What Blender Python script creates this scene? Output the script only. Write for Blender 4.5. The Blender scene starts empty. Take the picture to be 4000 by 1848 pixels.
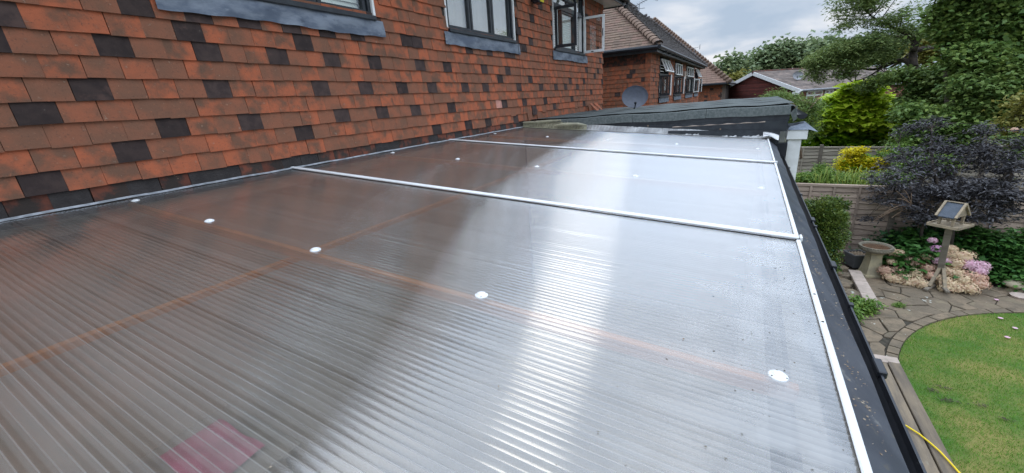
import bpy, math, random
import numpy as np
from mathutils import Vector, Matrix
R_ = math.radians
random.seed(7); rng = np.random.default_rng(7)
sc = bpy.context.scene
COL = sc.collection

# ------------------------------------------------------------------ camera
F_PX = 1592.56; YAW, PITCH, ROLL = -0.526, -0.319, -0.066
CAM = Vector((3.2594, 0.0, 0.9170))
fw = Vector((-0.47719705, 0.82102156, -0.31337928)).normalized()
_r = fw.cross(Vector((0, 0, 1))).normalized(); _u = _r.cross(fw)
cr, sr = math.cos(-0.066), math.sin(-0.066)
rt = _r * cr + _u * sr; up = _u * cr - _r * sr
camd = bpy.data.cameras.new('camera'); cam = bpy.data.objects.new('camera', camd); COL.objects.link(cam)
M = Matrix((rt, up, -fw)).transposed().to_4x4(); M.translation = CAM
cam.matrix_world = M
camd.sensor_width = 36; camd.lens = 36 * F_PX / 4000; camd.clip_start = 0.02; camd.clip_end = 1500
sc.camera = cam
# ------------------------------------------------------------------ light
SUN_DIR = Vector((-0.26, 0.74, 0.62)).normalized()      # towards the veiled sun
el = math.asin(SUN_DIR.z); az = math.atan2(SUN_DIR.x, SUN_DIR.y)
sc.view_settings.view_transform = 'Standard'; sc.view_settings.look = 'None'
sc.view_settings.gamma = 1; sc.view_settings.use_curve_mapping = False
sc.view_settings.exposure = -1.42
w = bpy.data.worlds.new('World'); sc.world = w; w.use_nodes = True
nt = w.node_tree; nt.nodes.clear()
def N(nt, t, **k):
    n = nt.nodes.new(t)
    for a, b in k.items(): setattr(n, a, b)
    return n
out = N(nt, 'ShaderNodeOutputWorld')
sky = N(nt, 'ShaderNodeTexSky', sky_type='NISHITA'); sky.sun_disc = False
sky.sun_elevation = el; sky.sun_rotation = az; sky.air_density = 1.2; sky.dust_density = 2.0
bgs = N(nt, 'ShaderNodeBackground'); bgs.inputs[1].default_value = 0.15
nt.links.new(sky.outputs[0], bgs.inputs[0])
tc = N(nt, 'ShaderNodeTexCoord'); sep = N(nt, 'ShaderNodeSeparateXYZ'); nt.links.new(tc.outputs['Generated'], sep.inputs[0])
def MA(op, a, b=None, c=None, nt_=None):
    q = nt_ or nt
    n = N(q, 'ShaderNodeMath', operation=op)
    for i, v in enumerate((a, b, c)):
        if v is None: continue
        if isinstance(v, (int, float)): n.inputs[i].default_value = v
        else: q.links.new(v, n.inputs[i])
    return n.outputs[0]
zc = MA('ADD', MA('MAXIMUM', sep.outputs[2], 0.0), 0.22)
cx = MA('DIVIDE', sep.outputs[0], zc); cy = MA('DIVIDE', sep.outputs[1], zc)
cmb = N(nt, 'ShaderNodeCombineXYZ'); nt.links.new(cx, cmb.inputs[0]); nt.links.new(cy, cmb.inputs[1])
n1 = N(nt, 'ShaderNodeTexNoise'); n1.inputs['Scale'].default_value = 1.9; n1.inputs['Detail'].default_value = 8; n1.inputs['Roughness'].default_value = .52
n1.inputs['Distortion'].default_value = .35
nt.links.new(cmb.outputs[0], n1.inputs['Vector'])
rmp = N(nt, 'ShaderNodeValToRGB'); nt.links.new(n1.outputs[0], rmp.inputs[0])
e = rmp.color_ramp.elements
e[0].position = .34; e[0].color = (.37, .47, .61, 1)
e[1].position = .66; e[1].color = (.76, .78, .83, 1)
m = e.new(.50); m.color = (.49, .57, .69, 1)
# an overcast dome grows brighter towards the zenith
brr = N(nt, 'ShaderNodeMapRange', interpolation_type='SMOOTHSTEP'); nt.links.new(sep.outputs[2], brr.inputs[0]); brr.inputs[1].default_value = .18; brr.inputs[2].default_value = .85; brr.inputs[3].default_value = 3.2; brr.inputs[4].default_value = 13.0
br = brr.outputs[0]
bgc = N(nt, 'ShaderNodeBackground'); nt.links.new(rmp.outputs[0], bgc.inputs[0]); nt.links.new(br, bgc.inputs[1])
mx = N(nt, 'ShaderNodeMixShader'); mx.inputs[0].default_value = .9
nt.links.new(bgs.outputs[0], mx.inputs[1]); nt.links.new(bgc.outputs[0], mx.inputs[2]); nt.links.new(mx.outputs[0], out.inputs[0])
sund = bpy.data.lights.new('sun', 'SUN'); sun = bpy.data.objects.new('sun', sund); COL.objects.link(sun)
sund.energy = 0.5; sund.angle = R_(10); sund.color = (1, .93, .82)
sun.rotation_euler = SUN_DIR.to_track_quat('Z', 'Y').to_euler(); sun.location = (0, 0, 30)

# ------------------------------------------------------------------ helpers
G = -2.6                                        # garden level below the roof
def ray(x, y):
    return (fw * F_PX + rt * (x - 2000) - up * (y - 924))
def W(x, y, X=None, Y=None, Z=None):            # a sight line of the photograph met with a plane of the place
    d = ray(x, y)
    if Z is not None: t = (Z - CAM.z) / d.z
    elif Y is not None: t = (Y - CAM.y) / d.y
    else: t = (X - CAM.x) / d.x
    return CAM + d * t
def tag(o, label=None, cat=None, group=None, kind=None):
    if label: o['label'] = label
    if cat: o['category'] = cat
    if group: o['group'] = group
    if kind: o['kind'] = kind
    return o
def empty(name, loc, label, cat, group=None):
    o = bpy.data.objects.new(name, None); COL.objects.link(o); o.location = loc; o.empty_display_size = .1
    return tag(o, label, cat, group)
def wm(o):
    m_ = o.matrix_basis.copy()
    return wm(o.parent) @ o.matrix_parent_inverse @ m_ if o.parent else m_
def attach(o, parent):
    if parent is not None:
        o.parent = parent; o.matrix_parent_inverse = wm(parent).inverted()
    return o
class MB:
    """collects shapes, then links them as one mesh object"""
    def __init__(s): s.v = []; s.f = []; s.m = []; s.r = []; s.cm = 0; s.cr = .5
    def add(s, vs, fs):
        b = len(s.v); s.v += [tuple(v) for v in vs]
        for f in fs: s.f.append(tuple(b + i for i in f)); s.m.append(s.cm); s.r.append(s.cr)
    def box(s, a, b, bev=0, M_=None):
        x0, y0, z0 = a; x1, y1, z1 = b
        if bev:
            vs = []; c = bev
            for (X, Y, Z, sx, sy, sz) in [(x, y, z, (1 if x == x0 else -1), (1 if y == y0 else -1), (1 if z == z0 else -1)) for z in (z0, z1) for y in (y0, y1) for x in (x0, x1)]:
                vs += [(X + sx * c, Y + sy * c, Z), (X + sx * c, Y, Z + sz * c), (X, Y + sy * c, Z + sz * c)]
            I = lambda i, k: i * 3 + k
            fs = [(I(0,0),I(2,0),I(3,0),I(1,0)), (I(4,0),I(5,0),I(7,0),I(6,0)), (I(0,1),I(1,1),I(5,1),I(4,1)), (I(2,1),I(6,1),I(7,1),I(3,1)),
                  (I(0,2),I(4,2),I(6,2),I(2,2)), (I(1,2),I(3,2),I(7,2),I(5,2)),
                  (I(0,0),I(1,0),I(1,1),I(0,1)), (I(2,0),I(2,1),I(3,1),I(3,0)), (I(4,0),I(4,1),I(5,1),I(5,0)), (I(6,0),I(7,0),I(7,1),I(6,1)),
                  (I(0,0),I(0,2),I(2,2),I(2,0)), (I(1,0),I(3,0),I(3,2),I(1,2)), (I(4,0),I(6,0),I(6,2),I(4,2)), (I(5,0),I(5,2),I(7,2),I(7,0)),
                  (I(0,1),I(4,1),I(4,2),I(0,2)), (I(1,1),I(1,2),I(5,2),I(5,1)), (I(2,1),I(2,2),I(6,2),I(6,1)), (I(3,1),I(7,1),I(7,2),I(3,2))]
            fs += [(I(i,0), I(i,1), I(i,2)) for i in range(8)]
        else:
            vs = [(x, y, z) for z in (z0, z1) for y in (y0, y1) for x in (x0, x1)]
            fs = [(0,2,3,1),(4,5,7,6),(0,1,5,4),(2,6,7,3),(0,4,6,2),(1,3,7,5)]
        if M_ is not None: vs = [M_ @ Vector(v) for v in vs]
        s.add(vs, fs)
    def beam(s, p, q, wd, ht, roll=0, up_=(0, 0, 1), bev=0):
        p = Vector(p); q = Vector(q); d = (q - p); L = d.length; d.normalize()
        u = Vector(up_); 
        if abs(u.dot(d)) > .98: u = Vector((0, 1, 0))
        sd = d.cross(u).normalized(); u = sd.cross(d)
        if roll: sd, u = sd * math.cos(roll) + u * math.sin(roll), u * math.cos(roll) - sd * math.sin(roll)
        Mx = Matrix((sd, d, u)).transposed().to_4x4(); Mx.translation = p
        s.box((-wd / 2, 0, -ht / 2), (wd / 2, L, ht / 2), bev, Mx)
    def tube(s, pts, rad, n=6, cap=True):
        pts = [Vector(p) for p in pts]
        if not hasattr(rad, '__len__'): rad = [rad] * len(pts)
        vs = []; prev = None
        for i, p in enumerate(pts):
            d = (pts[min(i + 1, len(pts) - 1)] - pts[max(i - 1, 0)]).normalized()
            a = prev if prev is not None else (Vector((0, 0, 1)) if abs(d.z) < .9 else Vector((1, 0, 0)))
            a = (a - d * a.dot(d)); a = a.normalized() if a.length > 1e-6 else d.orthogonal().normalized(); prev = a; b = d.cross(a)
            for k in range(n):
                t = 2 * math.pi * k / n; vs.append(p + (a * math.cos(t) + b * math.sin(t)) * rad[i])
        fs = [(i * n + k, i * n + (k + 1) % n, (i + 1) * n + (k + 1) % n, (i + 1) * n + k) for i in range(len(pts) - 1) for k in range(n)]
        if cap: fs += [tuple(range(n))[::-1], tuple((len(pts) - 1) * n + k for k in range(n))]
        s.add(vs, fs)
    def lathe(s, c, prof, n=20, ax=None):
        c = Vector(c); vs = []
        q = Vector(ax).to_track_quat('Z', 'Y') if ax is not None else None
        for (r, z) in prof:
            for k in range(n):
                t = 2 * math.pi * k / n; v = Vector((r * math.cos(t), r * math.sin(t), z))
                if q: v = q @ v
                vs.append(c + v)
        fs = [(i * n + k, i * n + (k + 1) % n, (i + 1) * n + (k + 1) % n, (i + 1) * n + k) for i in range(len(prof) - 1) for k in range(n)]
        fs += [tuple(range(n))[::-1], tuple((len(prof) - 1) * n + k for k in range(n))]
        s.add(vs, fs)
    def prism(s, poly, z0, z1):
        n = len(poly); vs = [(x, y, z0) for x, y in poly] + [(x, y, z1) for x, y in poly]
        s.add(vs, [tuple(range(n))[::-1], tuple(range(n, 2 * n))] + [(i, (i + 1) % n, n + (i + 1) % n, n + i) for i in range(n)])
    def grid(s, fn, nu, nv):
        vs = [fn(i / nu, j / nv) for j in range(nv + 1) for i in range(nu + 1)]
        s.add(vs, [(j * (nu + 1) + i, j * (nu + 1) + i + 1, (j + 1) * (nu + 1) + i + 1, (j + 1) * (nu + 1) + i) for j in range(nv) for i in range(nu)])
    def mesh(s, name, mats, smooth=False):
        me = bpy.data.meshes.new(name); me.from_pydata(s.v, [], s.f)
        for m_ in (mats if isinstance(mats, (list, tuple)) else [mats]): me.materials.append(m_)
        me.polygons.foreach_set('material_index', s.m)
        at = me.attributes.new('rnd', 'FLOAT', 'FACE'); at.data.foreach_set('value', s.r)
        if smooth: me.polygons.foreach_set('use_smooth', [True] * len(s.f))
        me.update(); return me
    def build(s, name, mats, parent=None, smooth=False, **k):
        o = bpy.data.objects.new(name, s.mesh(name, mats, smooth)); COL.objects.link(o)
        attach(o, parent); tag(o, **k); return o
def one(name, mats, parent, *calls, smooth=False, **k):
    b = MB()
    for c in calls: getattr(b, c[0])(*c[1:])
    return b.build(name, mats, parent, smooth, **k)
def np_mesh(name, verts, faces, mats, parent=None, rnd=None, smooth=False, **k):
    me = bpy.data.meshes.new(name); nf, nk = faces.shape
    me.vertices.add(len(verts)); me.vertices.foreach_set('co', verts.astype(np.float32).ravel())
    me.loops.add(nf * nk); me.loops.foreach_set('vertex_index', faces.astype(np.int32).ravel())
    me.polygons.add(nf); me.polygons.foreach_set('loop_start', np.arange(nf, dtype=np.int32) * nk)
    me.update(calc_edges=True)
    for m_ in (mats if isinstance(mats, (list, tuple)) else [mats]): me.materials.append(m_)
    if rnd is not None:
        at = me.attributes.new('rnd', 'FLOAT', 'FACE'); at.data.foreach_set('value', rnd.astype(np.float32))
    if smooth: me.polygons.foreach_set('use_smooth', np.ones(nf, bool))
    o = bpy.data.objects.new(name, me); COL.objects.link(o); attach(o, parent); tag(o, **k); return o

# ------------------------------------------------------------------ materials
def mat(name, c1, c2=None, scale=8, rough=.7, bump=0, bscale=None, detail=6, stretch=(1, 1, 1), rnd=0, rc=None,
        spots=None, metal=0, spec=.4, thr=(.35, .65), transl=0, rough2=None, dist=.02, leaf=None):
    m_ = bpy.data.materials.new(name); m_.use_nodes = True; t = m_.node_tree
    P = t.nodes['Principled BSDF']; P.inputs['Roughness'].default_value = rough; P.inputs['Metallic'].default_value = metal
    P.inputs['Specular IOR Level'].default_value = spec
    geo = N(t, 'ShaderNodeNewGeometry'); at = N(t, 'ShaderNodeAttribute', attribute_name='rnd')
    vm = N(t, 'ShaderNodeVectorMath', operation='MULTIPLY_ADD')      # world position + an offset of its own for every piece
    t.links.new(at.outputs['Fac'], vm.inputs[0]); vm.inputs[1].default_value = (37, 53, 29)
    vs = N(t, 'ShaderNodeVectorMath', operation='MULTIPLY'); t.links.new(geo.outputs['Position'], vs.inputs[0]); vs.inputs[1].default_value = stretch
    t.links.new(vs.outputs[0], vm.inputs[2]); co = vm.outputs[0]
    def noise(sc_, det=detail, ro=.6):
        n = N(t, 'ShaderNodeTexNoise'); n.inputs['Scale'].default_value = sc_; n.inputs['Detail'].default_value = det; n.inputs['Roughness'].default_value = ro
        t.links.new(co, n.inputs['Vector']); return n.outputs[0]
    def sm(v, a, b):
        mr = N(t, 'ShaderNodeMapRange', interpolation_type='SMOOTHSTEP'); t.links.new(v, mr.inputs[0])
        mr.inputs[1].default_value = a; mr.inputs[2].default_value = b; return mr.outputs[0]
    def mixc(f, a, b):
        mc = N(t, 'ShaderNodeMix', data_type='RGBA')
        if isinstance(f, (int, float)): mc.inputs[0].default_value = f
        else: t.links.new(f, mc.inputs[0])
        for i, q in ((6, a), (7, b)):
            if isinstance(q, tuple): mc.inputs[i].default_value = (*q, 1)
            else: t.links.new(q, mc.inputs[i])
        return mc.outputs[2]
    col = c1
    if c2 is not None: col = mixc(sm(noise(scale), *thr), c1, c2)
    if rnd:
        f = at.outputs['Fac'] if rc is None else at.outputs['Fac']
        if rc is not None: col = mixc(MA('MULTIPLY', MA('POWER', f, 1.6, nt_=t), rnd, nt_=t), col if not isinstance(col, tuple) else col, rc)
        else:
            hv = N(t, 'ShaderNodeHueSaturation')
            if isinstance(col, tuple): hv.inputs['Color'].default_value = (*col, 1)
            else: t.links.new(col, hv.inputs['Color'])
            t.links.new(MA('MULTIPLY_ADD', f, rnd * 2, 1 - rnd, nt_=t), hv.inputs['Value']); col = hv.outputs[0]
    for s_ in (spots or []):                      # (colour, scale, low, high, strength)
        col = mixc(MA('MULTIPLY', sm(noise(s_[1], 4, .65), s_[2], s_[3]), s_[4], nt_=t), col, s_[0])
    if isinstance(col, tuple): P.inputs['Base Color'].default_value = (*col, 1)
    else: t.links.new(col, P.inputs['Base Color'])
    if rough2 is not None: t.links.new(MA('MULTIPLY_ADD', noise(scale * 1.7), rough2 - rough, rough, nt_=t), P.inputs['Roughness'])
    if bump:
        b = N(t, 'ShaderNodeBump'); b.inputs['Strength'].default_value = bump; b.inputs['Distance'].default_value = dist
        t.links.new(noise(bscale or scale * 4, 8, .65), b.inputs['Height']); t.links.new(b.outputs[0], P.inputs['Normal'])
    if transl:
        tr = N(t, 'ShaderNodeBsdfTranslucent'); ms = N(t, 'ShaderNodeMixShader'); ms.inputs[0].default_value = transl
        if isinstance(col, tuple): tr.inputs[0].default_value = (*col, 1)
        else: t.links.new(col, tr.inputs[0])
        t.links.new(P.outputs[0], ms.inputs[1]); t.links.new(tr.outputs[0], ms.inputs[2])
        t.links.new(ms.outputs[0], t.nodes['Material Output'].inputs[0])
    return m_
m_tile = mat('terracotta_tile', (.40, .112, .052), (.14, .075, .048), 7.5, .85, .9, 60, rnd=.85, rc=(.19, .09, .055), thr=(.37, .66),
             spots=[((.34, .27, .20), 30, .64, .72, .45), ((.09, .055, .04), 85, .56, .70, .6), ((.50, .17, .08), 60, .60, .72, .35)], dist=.004, spec=.2)
m_tile_dark = mat('dark_tile', (.030, .019, .017), (.050, .032, .027), 14, .8, .5, 60, rnd=.3, spots=[((.16, .14, .12), 40, .66, .74, .5), ((.09, .05, .04), 9, .55, .7, .6)], dist=.004, spec=.3)
m_tile_damp = mat('damp_tile', (.13, .036, .018), (.03, .020, .015), 9, .8, .55, 60, rnd=.25, thr=(.40, .58), spots=[((.30, .20, .13), 17, .66, .72, .7)], dist=.004)
m_tile_damp_dark = mat('damp_dark_tile', (.016, .012, .011), (.03, .024, .022), 9, .7, .5, 60)
m_tile_pink = mat('pink_replacement_tile', (.52, .25, .19), (.42, .20, .15), 12, .8, .3, 60)
m_core = mat('wall_core', (.05, .035, .03), (.03, .025, .02), 5, .9)
m_lead = mat('lead_sheet', (.085, .105, .14), (.19, .215, .25), 7, .42, .25, 9, stretch=(1, .6, 1.6), spots=[((.38, .42, .46), 9, .60, .74, .35), ((.05, .06, .08), 12, .62, .7, .5)], metal=.35, dist=.01, rough2=.7)
m_strip = mat('painted_lead', (.030, .036, .050), (.055, .062, .078), 6, .26, .15, 30, spots=[((.20, .20, .19), 16, .62, .72, .5), ((.10, .09, .07), 28, .6, .7, .5)], dist=.003, rough2=.5)
m_ltlead = mat('pale_lead', (.38, .39, .41), (.20, .21, .22), 20, .6, .3, 40, dist=.004)
m_black = mat('black_paint', (.018, .021, .026), (.030, .035, .040), 12, .38, .25, 45, spots=[((.22, .22, .22), 38, .70, .74, .5)], dist=.003)
m_blackp = mat('black_plastic', (.012, .014, .018), (.02, .022, .028), 8, .33, 0, spots=[((.10, .11, .11), 30, .64, .7, .35)])
m_white = mat('white_paint', (.78, .78, .77), (.68, .68, .66), 9, .4, .08, 40, spots=[((.30, .30, .26), 34, .70, .76, .35)], dist=.002)
m_upvc = mat('white_upvc', (.80, .80, .80), (.70, .71, .70), 4, .32, 0, spots=[((.28, .27, .24), 50, .69, .74, .5)])
m_blind = mat('blind_slat', (.84, .83, .78), (.78, .76, .70), 3, .6)
m_curtain = mat('pinkish_curtain', (.80, .70, .68), (.74, .64, .62), 3, .8)
m_room = mat('room_wall', (.34, .28, .22), (.27, .22, .17), 2, .9)
m_floor = mat('conservatory_floor', (.42, .36, .27), (.28, .24, .18), 1.6, .6)
m_timber = mat('orange_timber', (.42, .17, .05), (.34, .14, .04), 6, .5, .1, 30, stretch=(.3, .3, 1))
m_dirt = mat('dirt_speck', (.05, .045, .035), (.10, .08, .05), 60, .9)
m_deadleaf = mat('dead_leaf', (.17, .11, .065), (.27, .22, .16), 30, .8, rnd=.4)
m_oldwood = mat('weathered_wood', (.235, .20, .16), (.16, .135, .105), 5, .85, .5, 30, stretch=(.6, .6, 3), rnd=.25, dist=.004, spots=[((.10, .12, .06), 6, .58, .74, .35)])
m_fence = mat('fence_board', (.42, .32, .25), (.30, .225, .175), 3, .88, .5, 24, stretch=(.5, .5, 5), rnd=.22, dist=.004, spots=[((.10, .085, .08), 3.5, .56, .78, .5)])
m_fence2 = mat('far_fence_board', (.42, .37, .29), (.31, .27, .21), 3, .88, .4, 24, stretch=(.5, .5, 5), rnd=.22, dist=.004)
m_sleeper = mat('garden_sleeper', (.20, .155, .105), (.125, .10, .075), 4, .85, .6, 24, stretch=(4, .5, 2), rnd=.2, dist=.004, spots=[((.30, .27, .2), 9, .62, .72, .4)])
m_stone = mat('crazy_paving_stone', (.235, .175, .115), (.12, .095, .065), 5, .9, .9, 22, rnd=.9, rc=(.145, .115, .08), dist=.02,
              spots=[((.52, .52, .45), 4.5, .655, .68, .75), ((.30, .24, .15), 2.5, .55, .7, .5), ((.06, .055, .04), 13, .6, .7, .5)])
m_joint = mat('paving_joint', (.07, .058, .042), (.035, .03, .02), 14, .95, .8, 40)
m_coping = mat('coping_slab', (.46, .37, .31), (.36, .29, .24), 6, .85, .3, 40, spots=[((.20, .2, .14), 12, .6, .72, .5)])
m_soil = mat('soil', (.045, .033, .022), (.07, .05, .035), 9, .95, .7, 40)
m_ground = mat('ground', (.06, .075, .03), (.09, .075, .045), .5, .95)
m_lawnbase = mat('lawn_soil', (.06, .13, .018), (.20, .18, .05), 1.5, .95, .6, 60)
m_grass = mat('grass_blade', (.10, .27, .018), (.30, .32, .055), 1.5, .7, rnd=.3, thr=(.50, .68), transl=.3, detail=4)
m_felt = mat('mineral_felt', (.075, .090, .085), (.045, .055, .055), 3.5, .8, 1.0, 160, stretch=(1, 1, 1), dist=.006, spots=[((.20, .24, .22), 60, .6, .68, .45), ((.025, .03, .03), 5, .58, .7, .6)], rnd=.15)
m_feltedge = mat('mineral_felt_edge', (.135, .15, .143), (.085, .10, .097), 40, .85, 1.0, 150, dist=.006, spots=[((.04, .05, .05), 90, .60, .66, .55)], rnd=.1)
m_foil = mat('foil_tape', (.56, .56, .55), (.40, .40, .40), 7, .35, .5, 22, metal=.55, dist=.012, spots=[((.17, .16, .15), 12, .6, .7, .5)])
m_tarp = mat('perished_flashing_tape', (.38, .36, .25), (.25, .235, .17), 8, .55, .5, 24, dist=.012, spots=[((.06, .055, .05), 16, .6, .68, .6)])
m_roofa = mat('brown_roof_tile', (.20, .14, .098), (.125, .088, .066), 5, .9, .4, 40, rnd=.75, rc=(.22, .13, .10), spots=[((.08, .065, .055), 12, .6, .72, .5)])
m_roofdark = mat('mossy_roof_tile', (.065, .056, .056), (.10, .085, .075), 4, .9, .6, 30, rnd=.5, rc=(.05, .045, .05), spots=[((.22, .21, .17), 8, .64, .70, .6), ((.10, .12, .04), 3, .62, .75, .4)])
m_brick = mat('dark_red_brick', (.20, .052, .040), (.13, .040, .034), 2.2, .9, .3, 30, rnd=.35)
m_brick2 = mat('pale_red_brick', (.33, .15, .10), (.25, .12, .085), 2.2, .9, rnd=.3)
m_mortar = mat('mortar', (.14, .085, .07), (.11, .07, .06), 3, .95)
m_conc = mat('concrete_roof_tile', (.155, .118, .098), (.10, .08, .07), 1.6, .9, rnd=.35, spots=[((.12, .09, .08), .6, .56, .72, .5)])
m_timberclad = mat('brown_cladding', (.14, .10, .075), (.09, .065, .05), 3, .8, rnd=.3)
m_dish = mat('dish_grey', (.085, .095, .125), (.07, .08, .10), 20, .5, spec=.4)
m_metal = mat('galvanised_metal', (.28, .29, .30), (.2, .2, .22), 9, .45, metal=.6)
m_cast = mat('cast_stone', (.40, .34, .215), (.28, .245, .17), 6, .9, .6, 40, dist=.006, spots=[((.11, .12, .06), 9, .58, .7, .6)])
m_castrim = mat('cast_stone_rim', (.22, .19, .14), (.15, .135, .10), 10, .9, .7, 40, dist=.006)
m_water = mat('bath_water', (.13, .075, .045), (.09, .055, .035), 12, .12)
m_pot = mat('grey_planter', (.15, .15, .15), (.12, .12, .12), 6, .6)
m_slate = mat('slate_roof_felt', (.085, .10, .125), (.065, .08, .10), 12, .7, .4, 60, spots=[((.6, .6, .56), 22, .72, .75, .9)])
m_pinewood = mat('bird_table_wood', (.32, .25, .165), (.22, .18, .13), 8, .85, .4, 40, stretch=(1, 1, 3), rnd=.2, spots=[((.15, .17, .06), 7, .6, .72, .5)])
m_hose = mat('yellow_hose', (.80, .58, .02), None, rough=.4)
m_pink = mat('pink_cloth', (.40, .10, .16), (.30, .07, .11), 5, .8)
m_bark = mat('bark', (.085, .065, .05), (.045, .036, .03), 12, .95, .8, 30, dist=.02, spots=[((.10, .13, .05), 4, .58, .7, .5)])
m_twig = mat('bare_twig', (.26, .17, .11), (.18, .12, .08), 20, .9)
def leafm(n, a, b, c, transl=.3, rough=.55, scale=.9):
    return mat(n, a, b, scale, rough, rnd=1.0, rc=c, transl=transl, spec=.35, detail=3, thr=(.4, .62))
m_ash = leafm('ash_leaf', (.13, .215, .08), (.18, .25, .07), (.29, .35, .11))
m_dark = leafm('dark_green_leaf', (.085, .165, .045), (.12, .21, .05), (.25, .33, .075))
m_mid = leafm('mid_green_leaf', (.095, .18, .055), (.13, .21, .05), (.25, .32, .08))
m_far = leafm('far_tree_leaf', (.12, .185, .09), (.16, .22, .10), (.26, .31, .14))
m_olive = leafm('olive_leaf', (.16, .17, .04), (.22, .20, .04), (.30, .27, .06))
m_lime = leafm('lime_leaf', (.36, .56, .035), (.50, .66, .04), (.72, .80, .09), .4, .45, .7)
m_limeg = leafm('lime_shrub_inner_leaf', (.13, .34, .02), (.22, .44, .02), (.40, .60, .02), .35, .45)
m_yellow = leafm('yellow_leaf', (.60, .52, .015), (.75, .63, .02), (.85, .75, .04), .35, .5)
m_elder = leafm('black_elder_leaf', (.022, .019, .021), (.038, .034, .037), (.10, .097, .105), .1, .45)
m_hedge = leafm('box_leaf', (.045, .095, .018), (.075, .125, .02), (.17, .21, .035), .2, .35)
m_hydl = leafm('hydrangea_leaf', (.03, .10, .025), (.05, .14, .03), (.10, .22, .04), .2, .45)
m_weed = leafm('weed_leaf', (.06, .16, .025), (.10, .21, .03), (.24, .33, .06), .3, .5)
m_gold = leafm('gold_grass_leaf', (.13, .24, .04), (.22, .31, .05), (.36, .38, .08), .3, .5)
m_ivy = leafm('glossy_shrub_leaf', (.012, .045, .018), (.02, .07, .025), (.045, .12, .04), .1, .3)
m_fcream = leafm('cream_flower', (.68, .51, .31), (.70, .46, .34), (.76, .64, .42), .25, .8, 4)
m_fpeach = leafm('peach_flower', (.66, .36, .27), (.62, .44, .28), (.70, .50, .38), .25, .8, 4)
m_fpink = leafm('pink_flower', (.74, .42, .52), (.68, .46, .52), (.80, .58, .64), .25, .8, 4)
m_fmag = leafm('magenta_flower', (.60, .24, .48), (.66, .34, .55), (.72, .45, .6), .25, .8, 4)
# glass: dark mirror-like panes that show what is behind them
def glass(name, tint=(.95, .98, .97), boost=2):
    m_ = bpy.data.materials.new(name); m_.use_nodes = True; t = m_.node_tree; t.nodes.remove(t.nodes['Principled BSDF'])
    tr = N(t, 'ShaderNodeBsdfTransparent'); tr.inputs[0].default_value = (*tint, 1)
    gl = N(t, 'ShaderNodeBsdfGlossy'); gl.inputs['Roughness'].default_value = .02
    fr = N(t, 'ShaderNodeFresnel'); gb = N(t, 'ShaderNodeNewGeometry'); t.links.new(MA('MULTIPLY_ADD', gb.outputs['Backfacing'], -.8333, 1.5, nt_=t), fr.inputs[0])
    f = MA('SUBTRACT', 1.0, MA('POWER', MA('SUBTRACT', 1.0, fr.outputs[0], nt_=t), float(boost), nt_=t), nt_=t)
    ms = N(t, 'ShaderNodeMixShader'); t.links.new(f, ms.inputs[0]); t.links.new(tr.outputs[0], ms.inputs[1]); t.links.new(gl.outputs[0], ms.inputs[2])
    t.links.new(ms.outputs[0], t.nodes['Material Output'].inputs[0]); return m_
m_glass = glass('window_glass', boost=3)
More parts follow.
